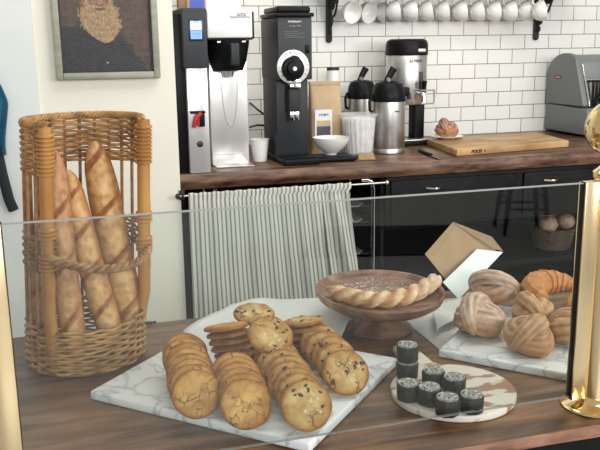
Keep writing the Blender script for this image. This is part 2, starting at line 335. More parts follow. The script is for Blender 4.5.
# ------------------------------------------------------------------ marble slab with cookies
def slab(name, label, cat, L, F, R, th, z0, m, rad=.008):
    B = L+R-F; ctr = (L+R)/2; o = tag(bpy.data.objects.new(name, None), label, cat)
    bpy.data.objects.remove(o)
    ex = (F-L); ey = (R-F); ang = atan2(ex.y, ex.x); w_, d_ = ex.length, ey.length
    mb = MB(); mb.box(-w_/2, w_/2, -d_/2, d_/2, 0, th, rad); o = mb.build(name, m)
    o.location = (ctr.x, ctr.y, z0); o.rotation_euler = (0, 0, ang); return tag(o, label, cat)
MZ = FC+.02
L_ = oz(91, 391, MZ); F_ = oz(312, 444, MZ); R_ = oz(396, 357, MZ)
slab('marble_slab', 'grey-veined white marble slab carrying the rows of cookies', 'serving board', L_, F_, R_, .019, FC+.0005, M['marble'], .005)
# parchment sheet at the back of the cookies
pa = [oz(183, 333, MZ), oz(232, 306, MZ), oz(266, 300, MZ), oz(325, 302, MZ), oz(352, 316, MZ), oz(338, 345, MZ), oz(300, 380, MZ), oz(215, 372, MZ)]
c0 = sum(pa, Vector())/len(pa); vs = []; fs = []; NR = 14; NA = 56
for i in range(NR+1):
    for k in range(NA):
        t = k/NA*len(pa); a, b = pa[int(t) % len(pa)], pa[(int(t)+1) % len(pa)]; p = a.lerp(b, t-int(t)); q = c0.lerp(p, max(i, .02)/NR)
        rr = i/NR; z = MZ+.0012+.007*max(0, rr-.55)*(1+sin(k*.7))+.002*noise.noise((q.x*20, q.y*20, 0))*rr
        if i == NR: z += .003
        vs.append((q.x, q.y, max(z, MZ+.0008)))
for i in range(NR):
    for k in range(NA): k2 = (k+1) % NA; fs.append((i*NA+k, i*NA+k2, (i+1)*NA+k2, (i+1)*NA+k))
o = MB().add(vs, fs).build('parchment_sheet', M['parch']); so = o.modifiers.new('t', 'SOLIDIFY'); so.thickness = .0006
tag(o, 'white parchment sheet lying under the back cookies on the left marble slab', 'paper')
def cookie_mesh(seed, R=.046, th=.0102, chip=False):
    rnd = random.Random(seed); s0 = rnd.random()*50; prof = [(0, 0), (R*.5, 0), (R*.85, .0008), (R*.97, th*.25), (R, th*.5), (R*.96, th*.8), (R*.86, th*.98), (R*.65, th*1.08), (R*.45, th*1.12), (R*.25, th*1.14), (0, th*1.13)]
    mb = MB(); seg = 44; vs = []; cs = []; fs = []
    for i, (r, z) in enumerate(prof):
        for k in range(seg):
            a = 2*pi*k/seg; w_ = 1+.028*noise.noise((cos(a)*1.6+s0, sin(a)*1.6, 0))+.014*noise.noise((cos(a)*6+s0, sin(a)*6, 3)); rr = r*w_
            dz = .0022*noise.noise((rr*cos(a)*75+s0, rr*sin(a)*75, 1)) if i > 4 else 0
            vs.append((rr*cos(a), rr*sin(a), z+dz)); e = r/R
            g = (1.12, 1.22, 1.35) if chip and e < .55 and i > 4 else ((1, 1, 1) if e < .8 else ((.60, .43, .30) if e > .93 else (.86, .78, .68))); cs.append(g)  # toasted rim, darkened further as painted shade between leaning cookies
    for i in range(len(prof)-1):
        for k in range(seg): k2 = (k+1) % seg; fs.append((i*seg+k, i*seg+k2, (i+1)*seg+k2, (i+1)*seg+k))
    mb.add(vs, fs, cs)
    root = mb.build('cookie', M['chipcookie'] if chip else M['crackle'])
    if chip:
        for q in range(8):
            a = rnd.random()*2*pi; r = R*sqrt(rnd.random())*.82; s = .0018+.0030*rnd.random()
            m4 = Matrix.Translation((r*cos(a), r*sin(a), th*1.06)) @ Matrix.Rotation(rnd.random()*3, 4, 'Z') @ Matrix.Diagonal((1.5, .9, .6, 1))
            MB().lathe([(0, -s), (s*.8, -s*.5), (s, 0), (s*.7, s*.6), (0, s)], 7, m4).build('chocolate_chip', M['chip'], root)
        cb = MB()
        for q in range(9):
            a = rnd.random()*2*pi; r = R*sqrt(rnd.random())*.6; s = .0012+.002*rnd.random()
            cb.lathe([(0, -s), (s, 0), (0, s*.7)], 6, Matrix.Translation((r*cos(a), r*sin(a), th*1.1)))
        cb.build('salt_flakes', M['sugar'], root)['kind'] = 'stuff'
    return root
proto = {False: [cookie_mesh(i) for i in (1, 2, 3)], True: [cookie_mesh(i, chip=True) for i in (4, 5, 6, 7)]}
used = set()
def put_cookie(P, nrm, chip, k, label, group, scale=1):
    pr = proto[chip][k % len(proto[chip])]
    o = pr if pr.name not in used else dup(pr); used.add(pr.name)
    nrm = Vector(nrm).normalized(); q = nrm.to_track_quat('Z', 'Y'); mt = q.to_matrix().to_4x4() @ Matrix.Rotation(random.random()*6, 4, 'Z')
    mt.translation = Vector(P); o.matrix_world = mt; o.scale = (scale,)*3; tag(o, label, 'cookie', group); return o
ORD = ['front', 'second', 'third', 'fourth', 'fifth', 'sixth', 'seventh', 'eighth', 'ninth']
def cookie_row(fu, fv, bu, bv, n, chip, desc, group, a0=40, a1=62, R=.0463):
    F = oz(fu, fv, MZ); B = oz(bu, bv, MZ); back = (B-F); L = back.length; bd = back.normalized()
    for i in range(n):
        t = i/(n-1); al = radians(a0+(a1-a0)*t*.0); s = R
        g = F+bd*L*t
        up = bd*sin(al)+Vector((0, 0, 1))*cos(al); nr = -bd*cos(al)+Vector((0, 0, 1))*sin(al)
        nr = (nr+Vector((random.uniform(-.04, .04), 0, random.uniform(-.02, .02)))).normalized()
        jit = Vector((random.uniform(-.002, .002), 0, 0))
        P = g+up*s+jit+Vector((0, 0, .0025)); 
        if i == 0: w = 'front cookie of '+desc+', its whole face showing'
        elif i == n-1: w = 'rearmost cookie of '+desc
        else: w = ORD[i]+' cookie from the front in '+desc
        put_cookie(P, nr, chip, i*2+len(desc), w, group)
cookie_row(199, 421, 187, 378, 8, False, 'the leftmost leaning row of crackled cookies', 'crackled cookies in the leftmost row')
cookie_row(250, 432, 238, 400, 6, False, 'the crackled cookie row second from left', 'crackled cookies in the second row')
cookie_row(310, 434, 281, 384, 8, True, 'the long leaning row of chocolate chip cookies', 'chocolate chip cookies in the long row')
cookie_row(350, 398, 326, 368, 5, True, 'the short chocolate chip row at the right', 'chocolate chip cookies in the right row')
def cookie_pile(u, v, n, dx, desc, group, tilt, chip=False, z0=.0015, dy=0):
    P = oz(u, v, MZ)+Vector((0, .045, z0+.046*sin(tilt)))
    for i in range(n):
        nr = Vector((-.05, sin(tilt), cos(tilt)))
        w = ('topmost' if i == n-1 else 'lowest' if i == 0 else ORD[i]+' from the bottom')+' cookie of '+desc
        put_cookie(P+Vector((dx*i+random.uniform(-.002, .002), dy*i, .0152*i)), nr, chip, i, w, group)
    return P
cookie_pile(243, 377, 6, -.0048, 'the edge-on pile behind the two left rows', 'cookies in the left edge-on pile', .24)
cookie_pile(314, 362, 5, -.002, 'the edge-on pile behind the right chip row', 'cookies in the right edge-on pile', .18, True)
cookie_pile(271, 368, 4, -.0005, 'the pile under the two loose top cookies', 'cookies in the middle pile', .1, True)
put_cookie(oy(254, 316, 1.645), (.0, -.22, 1), True, 1, 'tilted chip cookie on top of everything, farthest back', 'loose cookies on top of the piles')
put_cookie(oy(270, 337, 1.475), (.06, -.75, 1), True, 2, 'large chip cookie propped up just before the topmost one', 'loose cookies on top of the piles', 1.02)
# ------------------------------------------------------------------ paddle board with small dark cakes
PZ = FC+.014
pc = (oz(389, 380, PZ)+oz(518, 395, PZ))/2; pc.y = (oz(455, 357, PZ).y+oz(455, 425, PZ).y)/2; pc.x = (oz(389, 380, PZ).x+oz(518, 395, PZ).x)/2
pr_ = .122; hd = oz(400, 344, PZ)-pc; ha = atan2(hd.y, hd.x); hl = Vector((hd.x, hd.y)).length
poly = []
for i in range(49):
    a = ha+radians(16)+ (2*pi-radians(32))*i/48; poly.append((pr_*cos(a)*1.0, pr_*sin(a)))
hx, hy = cos(ha), sin(ha); px_, py_ = -hy, hx; w_ = .030
for t, ww in ((pr_+.012, -.8), (hl*.86, -.85), (hl*.97, -.7), (hl, -.3), (hl, .3), (hl*.97, .7), (hl*.86, .85), (pr_+.012, .8)): poly.append((hx*t+px_*w_*ww, hy*t+py_*w_*ww))
o = MB().prism(poly, 0, .0135, 'xy', .003).build('paddle_board', M['paddle']); o.location = (pc.x, pc.y, FC+.0005); tag(o, 'round whitewashed wooden paddle board under the small dark cakes', 'serving board')
def cake():
    r0 = thing('small_cake', '', 'cake', (0, 0, 0)); R = .0222; H = .033
    fl = lambda a, i: .035*cos(8*a)
    MB().lathe([(R*.82, 0), (R*.95, .002), (R*.97, H*.5), (R, H*.93), (R*.93, H)], 40, wob=fl).build('cake_body', M['cake'], r0)
    MB().lathe([(R*.93, H-.0005), (R*.88, H+.0025), (R*.55, H+.0035), (0, H+.002)], 24, wob=lambda a, i: .06*noise.noise((cos(a)*4, sin(a)*4, i))).build('sugared_top', M['dusted'], r0)
    return r0
ck = cake(); first = True
cakes = [((407, 381), 0, 'standing behind the left one, carrying another cake'), ((407, 381), 1, 'stacked on top of another, nearest the paddle handle'), ((408, 403), 0, 'nearest the left rim of the board'),
         ((429, 407), 0, 'in the middle of the cluster'), ((433, 390), 0, 'at the back of the cluster, least sugared'), ((454, 397), 0, 'at the back right, thickly covered with white sugar'),
         ((447, 418), 0, 'at the front, left of the front pair'), ((471, 415), 0, 'at the far right end of the front pair')]
for (u, v), lv, d in cakes:
    p = oz(u, v-3.5, PZ); loc = (p.x, p.y, PZ+.001+lv*.0195*1.88)
    o = ck if first else dup(ck); first = False
    o.location = loc; o['label'] = 'small black sugar-topped cake '+d; o['group'] = 'small dark cakes on the paddle board'; o.rotation_euler = (0, 0, random.random())
# ------------------------------------------------------------------ wooden cake stand with twisted pastry
SZ = .882; scn = oz(379.5, 289, SZ); sR = .49*(oz(444, 288, SZ)-oz(314, 290, SZ)).length
cs_ = thing('cake_stand', 'brown wooden pedestal cake stand with shallow bowl-like plate', 'cake stand', (scn.x, scn.y, FC+.0005))
H = SZ-FC
MB().lathe([(0, H-.042), (sR*.55, H-.041), (sR*.82, H-.034), (sR*.95, H-.020), (sR*1.0, H-.004), (sR*.99, H), (sR*.955, H-.001), (sR*.90, H-.011), (sR*.6, H-.015), (0, H-.016)], 72, sy=1.12).build('plate', M['bowlwood'], cs_)
MB().lathe([(.078, 0), (.080, .006), (.070, .016), (.048, .030), (.038, .045), (.044, H-.05), (.060, H-.041), (0, H-.040)], 48).build('foot', M['bowlwood'], cs_)
mb = MB(); rnd = random.Random(3)
for i in range(620):
    a = rnd.gauss(1.75, .9); r = sR*.80*min(1, abs(rnd.gauss(.55, .28))); s = .0007+.0022*rnd.random()**3
    if i > 420: a = rnd.gauss(-.6, .35); r = sR*rnd.uniform(.1, .5)
    mb.lathe([(0, -s*.3), (s, 0), (0, s*.5)], 5, Matrix.Translation((r*cos(a), r*sin(a), H-.0155+.004*(r/sR)**2*1.0)))
o = mb.build('powdered_sugar', M['flour']); o.location = (scn.x, scn.y, FC+.0025); tag(o, 'white powdered sugar scattered over the wooden cake stand plate', 'sugar'); o['kind'] = 'stuff'
# twisted loaf
def twist_arc(path, R, seg_, turns, name):
    mb = MB(); n = len(path)
    def col(a, t):
        k = .5+.5*sin(a+turns*2*pi*t); e = .5+.5*cos(2*(a+turns*2*pi*t)); su = max(0, (t-.55)*2.2)
        base = Vector((.50, .23, .085)).lerp(Vector((.80, .62, .38)), e); return tuple(base.lerp(Vector((.74, .56, .45)), min(.85, su)))
    for ph in (0, pi):
        pts = []
        for i in range(n):
            t = i/(n-1); tn = (path[min(i+1, n-1)]-path[max(i-1, 0)]).normalized(); u = Vector((0, 0, 1)); v = tn.cross(u).normalized()
            a = turns*2*pi*t+ph; rr = R*.46*min(1, sin(pi*(t*.94+.03))*2.4); pts.append(path[i]+u*sin(a)*rr*.8+v*cos(a)*rr)
        mb.tube(pts, lambda t: R*.74*min(1, .35+sin(pi*t)*2.6), 14, colf=lambda a, t, ph=ph: col(a, t), prof=lambda a, t: 1+.05*cos(6*a))
    return mb.build(name, M['pastry'])
pp = []
for i in range(90):
    t = i/89; a = radians(-168)+radians(182)*t; r = sR*.74+(.006*sin(t*9)); pp.append(Vector((scn.x+r*cos(a), scn.y+r*sin(a), SZ+.004+.010*max(0, t-.7)*3)))
# arc across the front of the plate following its rim
pp = []
PX = [(328, 291), (345, 298), (365, 302), (385, 302.5), (405, 299), (420, 293), (431, 286), (439, 280)]
for i in range(90):
    t = i/89*(len(PX)-1); k = min(int(t), len(PX)-2); f = t-k; u = PX[k][0]*(1-f)+PX[k+1][0]*f; v = PX[k][1]*(1-f)+PX[k+1][1]*f; z = SZ+.004+.012*max(0, i/89-.72)*3.3
    pp.append(oz(u, v-2.5, z))
for _ in range(3): pp = [pp[0]]+[(pp[i-1]+pp[i]*2+pp[i+1])/4 for i in range(1, 89)]+[pp[-1]]
tag(twist_arc(pp, .0185, 14, 4.2, 'twisted_loaf'), 'long rope-twisted sugared pastry curving along the front of the wooden cake stand', 'pastry')
# ------------------------------------------------------------------ right marble slab with knotted pastries
a_ = oz(438, 349, MZ); b_ = oz(572, 374, MZ); dx = (b_-a_).normalized(); R2 = a_+dx*.42; up_ = Vector((-dx.y, dx.x, 0)); 
slab('marble_slab', 'white marble slab at the right under the knotted pastries', 'serving board', a_, R2, R2+up_*.36, .019, FC+.0005, M['marble'], .005)
def knot(name, R, pal, ridges, turns, label, P, rz=0, tilt=0, flat=.72, rr=.46, rise=.40, group=None, band=True):
    mb = MB(); pts = []; n = 110; s0 = random.random()*10
    for i in range(n):
        t = i/(n-1); a = turns*2*pi*t; r = R*.56*(1-t)**.6; z = R*flat*(.45+rise*t**1.2)+R*.10*sin(a*1.5+s0)
        pts.append((r*cos(a), r*sin(a), z))
    c1, c2, c3 = [Vector(c) for c in pal]
    def pr(a, t): return 1+.075*(1-abs(cos(ridges*a/2+5*t))**.6*1.0)+.16*noise.noise((cos(a)*1.5, sin(a)*1.5+s0, t*7))+.022*cos(ridges*3.0*a+20*t)
    def cf(a, t):
        e = (1-abs(cos(ridges*a/2+5*t)))**.5; k = .5+.5*noise.noise((cos(a)*2+s0, t*7, sin(a)*2)); return tuple(c1.lerp(c2, e).lerp(c3, max(0, min(1, (k-.45)*3))))
    mb.tube(pts, lambda t: R*rr*(.45+.55*sin(pi*(t*.86+.07))**.6), 40, prof=pr, colf=cf)
    if band:
        pts = []
        for i in range(50): t = i/49; a = radians(-35)+radians(250)*t; pts.append((R*.80*cos(a), R*.22*sin(a*1.3)+.1*R, R*flat*.62+R*flat*.62*max(-.6, sin(a))))
        mb.tube(pts, lambda t: R*.36*(.35+.65*sin(pi*t)), 30, prof=pr, colf=cf)
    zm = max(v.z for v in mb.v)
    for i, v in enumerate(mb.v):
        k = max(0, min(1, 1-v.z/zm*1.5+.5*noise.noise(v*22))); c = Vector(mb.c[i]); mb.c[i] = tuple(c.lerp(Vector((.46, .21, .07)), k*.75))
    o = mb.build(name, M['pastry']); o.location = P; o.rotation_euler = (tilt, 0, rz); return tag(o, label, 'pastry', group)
pink = ((.27, .14, .08), (.76, .62, .52), (.66, .48, .36)); gold = ((.30, .11, .03), (.60, .30, .10), (.55, .25, .08)); pale = ((.26, .12, .045), (.66, .46, .28), (.58, .34, .15))
def on(u, v, y): return oy(u, v, y)
K = 'knotted pastries on the right marble slab'
def sit(u, v, R, z=MZ): p = oz(u, v, z); return (p.x, p.y, z+.004)
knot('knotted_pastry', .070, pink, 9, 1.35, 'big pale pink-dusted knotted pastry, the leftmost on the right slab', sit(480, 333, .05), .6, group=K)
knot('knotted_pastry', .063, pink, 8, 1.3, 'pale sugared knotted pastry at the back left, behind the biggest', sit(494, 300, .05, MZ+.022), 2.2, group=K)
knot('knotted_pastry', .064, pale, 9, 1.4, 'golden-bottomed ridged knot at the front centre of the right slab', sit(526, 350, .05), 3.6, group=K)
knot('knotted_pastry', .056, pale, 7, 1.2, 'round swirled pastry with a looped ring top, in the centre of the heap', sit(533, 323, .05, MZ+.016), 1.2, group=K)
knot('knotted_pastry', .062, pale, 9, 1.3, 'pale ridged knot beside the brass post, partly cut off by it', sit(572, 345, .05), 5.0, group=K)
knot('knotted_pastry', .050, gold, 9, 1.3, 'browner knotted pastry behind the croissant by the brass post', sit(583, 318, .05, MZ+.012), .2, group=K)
def croissant(P, R, rz, label, pal, tilt=0):
    mb = MB(); pts = []; n = 90
    for i in range(n): t = i/(n-1); a = radians(-20)+radians(220)*t; pts.append((R*cos(a), R*.75*sin(a), R*.48+R*.15*sin(pi*t)))
    c1, c2, c3 = [Vector(c) for c in pal]
    def stp(t): return (t*9) % 1
    mb.tube(pts, lambda t: R*.52*(max(0, sin(pi*(t*.96+.02)))**.7*.85+.1)*(1+.13*(stp(t)-.5)*(1 if t < .5 else -1)), 26, prof=lambda a, t: 1+.04*cos(9*a),
            colf=lambda a, t: tuple(c1.lerp(c2, stp(t) if t < .5 else 1-stp(t)).lerp(c3, .3)))
    o = mb.build('croissant', M['pastry']); o.location = P; o.rotation_euler = (tilt, 0, rz); return tag(o, label, 'croissant')
p = oz(556, 305, MZ+.02); croissant((p.x, p.y, MZ+.022), .066, .4, 'dark golden crescent croissant lying at the back right of the pastry heap', ((.42, .15, .04), (.66, .32, .10), (.5, .2, .06)))
# curled white paper at the left end of the slab
vs = []; fs = []; cr_ = [(437, 350), (438, 341), (441, 334), (446, 328), (452, 325.5), (459, 326), (465, 330), (470, 337)]; base = [oy(u, v, 1.60+.012*k) for k, (u, v) in enumerate(cr_)]
for p in base:
    for k in range(13): s_ = k/12; vs.append((p.x+.05*s_, p.y+.13*s_, max(MZ+.002, p.z*(1-s_*.55)+(MZ+.002)*s_*.55)))
for i in range(len(base)-1):
    for k in range(12): a = i*13+k; fs.append((a, a+1, a+14, a+13))
o = MB().add(vs, fs).build('paper_liner', M['parch'], None, 1); so = o.modifiers.new('t', 'SOLIDIFY'); so.thickness = .0006
tag(o, 'curled white paper liner arching at the left end of the pastry slab', 'paper')
pa = [oz(u, v, FC+.001) for u, v in [(398, 303), (470, 297), (470, 318), (440, 350), (428, 340), (405, 322)]]
n = len(pa); mb = MB(); mb.sm = False; mb.add([(p.x, p.y, FC+.0008) for p in pa]+[(p.x, p.y, FC+.0016) for p in pa], [tuple(range(n)), tuple(range(2*n-1, n-1, -1))]+[(i, (i+1) % n, n+(i+1) % n, n+i) for i in range(n)])
tag(mb.build('paper_sheet', M['parch']), 'flat white paper sheet on the counter between the cake stand and the pastries', 'paper')
# kraft card and white card
def card(name, pxs, y, m, label, th=.002, ys=None):
    P = [oy(u, v, ys[i]) for i, (u, v) in enumerate(pxs[:3])]; q_ = (P[1]-P[0]).cross(P[2]-P[0])
    for (u, v) in pxs[3:]: d = ray(u, v); t = q_.dot(P[0]-Vector((0, 0, CAMZ)))/q_.dot(d); P.append(Vector((0, 0, CAMZ))+d*t)
    nr = (P[1]-P[0]).cross(P[2]-P[0]).normalized(); n = len(P); vs = P+[p+nr*th for p in P]
    fs = [tuple(range(n)), tuple(range(2*n-1, n-1, -1))]+[(i, (i+1) % n, n+(i+1) % n, n+i) for i in range(n)]
    mb = MB(); mb.sm = False; return mb.add(vs, fs).build(name, m)
kb = card('back_panel', [(425, 254), (453, 222), (496, 250), (472, 278), (456, 292)], 0, M['kraftcard'], '', ys=[1.89, 1.93, 1.90])
kt = thing('kraft_menu_folder', 'folded brown kraft card standing behind the right-hand pastries', 'card', (0, 0, 0)); kb.parent = kt
kf = card('folded_flap', [(453, 222), (492, 237), (503, 251), (494, 249)], 0, M['kraft'], '', ys=[1.928, 1.89, 1.88]); kf.parent = kt
w_ = card('white_card', [(443, 282), (477, 249), (503, 252), (459, 299)], 0, M['whitecard'], '', ys=[1.83, 1.89, 1.88])
tag(w_, 'blank white card leaning diagonally before the brown kraft folder', 'card')
# ------------------------------------------------------------------ glass guard and brass posts
GY = 1.193; GX0, GX1, GZ0, GZ1 = -.0935, .8735, .8065, 1.2125
gt = thing('sneeze_guard', 'clear glass guard panel standing between two brass posts on the counter', 'glass panel', (0, GY, FC))
MB().box(GX0, GX1, -.003, .003, GZ0-FC, GZ1-FC-.0015).build('glass_pane', M['glass'], gt)
edg = mat('ground_glass_edge', (.30, .31, .29), .4)
MB().box(GX0, GX1, -.0031, .0031, GZ1-FC-.0015, GZ1-FC+.0004).build('top_edge', edg, gt)
MB().box(GX0, GX1, -.0031, -.0015, GZ0-FC-.0008, GZ0-FC).box(GX0, GX1, .0015, .0031, GZ0-FC-.0008, GZ0-FC).build('bottom_edge', edg, gt)
def post(x, sgn, label):
    t = thing('brass_post', label, 'post', (x, GY, FC))
    r = .028
    MB().lathe([(.060, .0003), (.0615, .003), (.058, .0065), (.045, .010), (.036, .014), (.033, .021), (.030, .024)], 56).build('base_flange', M['brass'], t)
    MB().lathe([(r, .022), (r, .438)], 48).build('tube', M['brass2'], t)
    MB().lathe([(r+.001, .437), (r+.003, .441), (r+.003, .449), (r-.004, .455), (.017, .462), (.014, .468), (.019, .472), (.019, .476), (.013, .480)], 48).build('collar', M['brass'], t)
    R = .050; zc = .478+R*.97
    MB().lathe([(0.001, zc-R)]+[(R*sin(pi*i/28), zc-R*cos(pi*i/28)) for i in range(1, 28)]+[(0.001, zc+R)], 48).build('ball_finial', M['brass'], t)
    a, b = sorted((sgn*(r-.004), sgn*.057))
    MB().box(a, b, -.011, .011, .022, .434, .001).build('channel', M['brass2'], t)
    a, b = sorted((sgn*.0572, sgn*.0535)); MB().box(a, b, -.0075, .0075, .022, .434).build('gasket', M['black'], t)
    return t
post(.9305, -1, 'thick brass post with ball finial at the right end of the glass guard')
post(-.151, 1, 'brass post at the left end of the glass guard, cut by the picture edge')
# ------------------------------------------------------------------ baguette basket
bx, by = .015, 1.765; RA, RB = .125, .130
bk = thing('baguette_basket', 'tall golden wicker basket with bamboo poles holding baguettes', 'basket', (bx, by, FC+.0005))
def ell(a, z, dr=0, top=0): 
    k = 1+top*z; return Vector(((RA*k+dr)*cos(a)+.055*z, (RB*k+dr)*sin(a), z))
TP = -.04
def strand(mb, z, a0, a1, ph, r, amp, nst, dz=0, dr=0):
    n = max(30, int(abs(a1-a0)*26)); pts = []
    full = abs(a1-a0) > 2*pi-.01
    for i in range(n+(0 if full else 1)):
        a = a0+(a1-a0)*i/n; pts.append(ell(a, z+dz*sin(a*3+z*90)+.0016*noise.noise((a*4, z*60, 1)), amp*sin(nst*a/2+ph)+dr, TP))
    mb.tube(pts, r, 6, closed=full)
aL, aR = radians(-127), radians(-2)
A0, A1 = aR, aR+ (2*pi-(aR-aL))   # the back arc from right pole round to left pole
mb = MB()
for i in range(13): strand(mb, .006+.0075*i, 0, 2*pi, pi*(i % 2), .0031, .0045, 30, .002)
mb.build('lower_weave', M['wicker'], bk)
mb = MB()
for i in range(15): strand(mb, .425+.0066*i, A0, A1, pi*(i % 2), .0031, .0045, 30, .0012)
pts = []
for ph in (0, 2.1, 4.2):
    pts = []
    for i in range(181): a = A0+(A1-A0)*i/180; pts.append(ell(a, .526+.0045*sin(a*26+ph), .0045*cos(a*26+ph), TP))
    mb.tube(pts, .0042, 6)
mb.build('upper_weave', M['wicker'], bk)
mb = MB()
for i in range(9):
    strand(mb, .225+.0085*i, radians(150), radians(243), pi*(i % 2), .0032, .0045, 30, .002)
    if i > 1: strand(mb, .225+.0085*i, radians(-2), radians(48), pi*(i % 2), .0032, .0045, 30, .002)
mb.build('middle_weave', M['wickdark'], bk)
for a in [aR+(A1-A0)*k/15 for k in range(1, 15)]:
    mb = MB(); mb.tube([ell(a, z/20*.527, 0, TP) for z in range(21)], .0036, 8); mb.build('stake', M['wickdark'] if 0 < a < 2.6 else M['rope'], bk)
for a in (aL, aR):
    p = MB(); p.tube([ell(a, .01+.512*i/24, .004-.023*max(0, 1-i/6), TP) for i in range(25)], lambda t: .0135+(.0012 if abs((t*4) % 1-.5) < .05 else 0), 18); pole = p.build('bamboo_pole', M['cane'], bk)
    for (z0, nn) in ((.43, 10), (.30, 3), (.235, 4)):
        wbd = MB()
        for i in range(nn): q = ell(a, z0+.0085*i, .004, TP); wbd.tube([q+Vector((.0155*cos(b), .0155*sin(b), .001*sin(b))) for b in [2*pi*k/18 for k in range(18)]], .0034, 6, closed=True)
        wbd.build('pole_binding', M['cane'], pole)
mb = MB()
for ph in (0, 2*pi/3, 4*pi/3):
    pts = []
    for i in range(121):
        t = i/120; a = aL+(aR-aL)*t; z = .262-.022*sin(pi*t)-.022*t; pts.append(ell(a, z+.0054*sin(t*38+ph), .012+.0054*cos(t*38+ph), TP))
    mb.tube(pts, .0047, 8)
mb.build('rope_handle', M['rope'], bk)
MB().lathe([(0, .001), (.13, .001), (.13, .006), (0, .006)], 40).build('basket_bottom', M['wickdark'], bk)
# baguettes
def baguette(top, bot, r, seed, label, nsl=5, lean=0, dark=.0, flat=1):
    rnd = random.Random(seed); top = Vector(top); bot = Vector(bot); L = (top-bot).length; n = 110; pts = []
    for i in range(n): t = i/(n-1); pts.append(bot.lerp(top, t)+Vector((.006*sin(pi*t*1.2+seed), .004*sin(pi*t), 0)))
    ax = (top-bot).normalized(); vw = (-top-Vector((0, 0, -CAMZ))).normalized()
    front = Vector((-.15, -1, .25)); front = (front-ax*front.dot(ax)).normalized()
    crust = Vector((.40, .155, .042)).lerp(Vector((.42, .19, .09)), dark); fl = Vector((.74, .48, .21)).lerp(Vector((.5, .26, .13)), dark*.6); ear = Vector((.34, .13, .045))
    def ph(a, t):
        aa = ((a+pi) % (2*pi))-pi; return (t*nsl - aa/2.6*.55+seed*.37) % 1, aa
    def pr(a, t):
        f, aa = ph(a, t); w = max(0, 1-abs(aa)/1.5); s = .14*w*(1-abs(f-.4)*1.6) ; e = -.17*w if f < .07 else 0
        return 1+s+e+.03*noise.noise((cos(a)*3+seed, sin(a)*3, t*12))
    def cf(a, t):
        f, aa = ph(a, t); w = max(0, min(1, 1.5*(1-abs(aa)/1.35))); g = .5+.6*noise.noise((a*2.5+seed, t*22, 0))
        c = crust.lerp(fl, max(0, min(1, w*(.45+g*.6)*(1 if f > .12 else 0)))); 
        if f < .10 or f > .95: c = c.lerp(ear, w*.8)
        return tuple(c)
    mb = MB(); mb.tube(pts, lambda t: r*max(.05, (1-abs(2*t-1)**5.0))**.55, 36, prof=pr, colf=cf, up=front)
    return tag(mb.build('baguette', M['crust']), label, 'baguette', 'baguettes in the wicker basket')
zb = FC+.012
def bag(tp, ty, bp, by_, r, seed, label, **k): 
    T = oy(*tp, ty); Bt = oy(*bp, by_); ax = (T-Bt).normalized(); B2 = Bt-ax*((Bt.z-zb-.006)/ax.z); baguette(T, B2, r, seed, label, **k)
bag((97, 141), 1.845, (128, 330), 1.76, .0355, 1, 'tallest and broadest baguette, with its tip up by the basket rim at the right', nsl=4)
bag((69, 170), 1.80, (110, 335), 1.695, .029, 2, 'floury baguette in the middle of the basket leaning against the tallest one', nsl=5)
bag((52, 150), 1.735, (76, 335), 1.672, .027, 3.2, 'smooth dark-crusted baguette just right of the left bamboo pole', nsl=4, dark=1)
bag((44, 150), 1.845, (44, 320), 1.80, .024, 4.1, 'baguette mostly hidden behind the woven left side of the basket', nsl=5, dark=1)
# ------------------------------------------------------------------ picture and apron on the left wall
WY = 3.18
fl_, fr_ = -.006, .379; zb_ = 1.335; tilt = 0
pt = thing('framed_portrait', 'framed dark oil portrait of a bearded man on the cream wall', 'painting', ((fl_+fr_)/2, WY, zb_)); PW = (fr_-fl_)/2; PH = .50; fwid = .025
for nm, (x0, x1, z0, z1) in {'l': (-PW, -PW+fwid, 0, PH), 'r': (PW-fwid, PW, 0, PH), 'b': (-PW+fwid, PW-fwid, 0, fwid), 't': (-PW+fwid, PW-fwid, PH-fwid, PH)}.items():
    MB().box(x0, x1, -.030, -.001, z0, z1, .004).build('frame_rail', M['frame'], pt)
MB().box(-PW+fwid-.001, -PW+fwid+.006, -.022, -.004, fwid, PH-fwid).box(PW-fwid-.006, PW-fwid+.001, -.022, -.004, fwid, PH-fwid).box(-PW+fwid, PW-fwid, -.022, -.004, fwid-.001, fwid+.006).build('frame_liner', M['ink'], pt)
nx, nz = 150, 200; vs = []; fs = []; cs = []
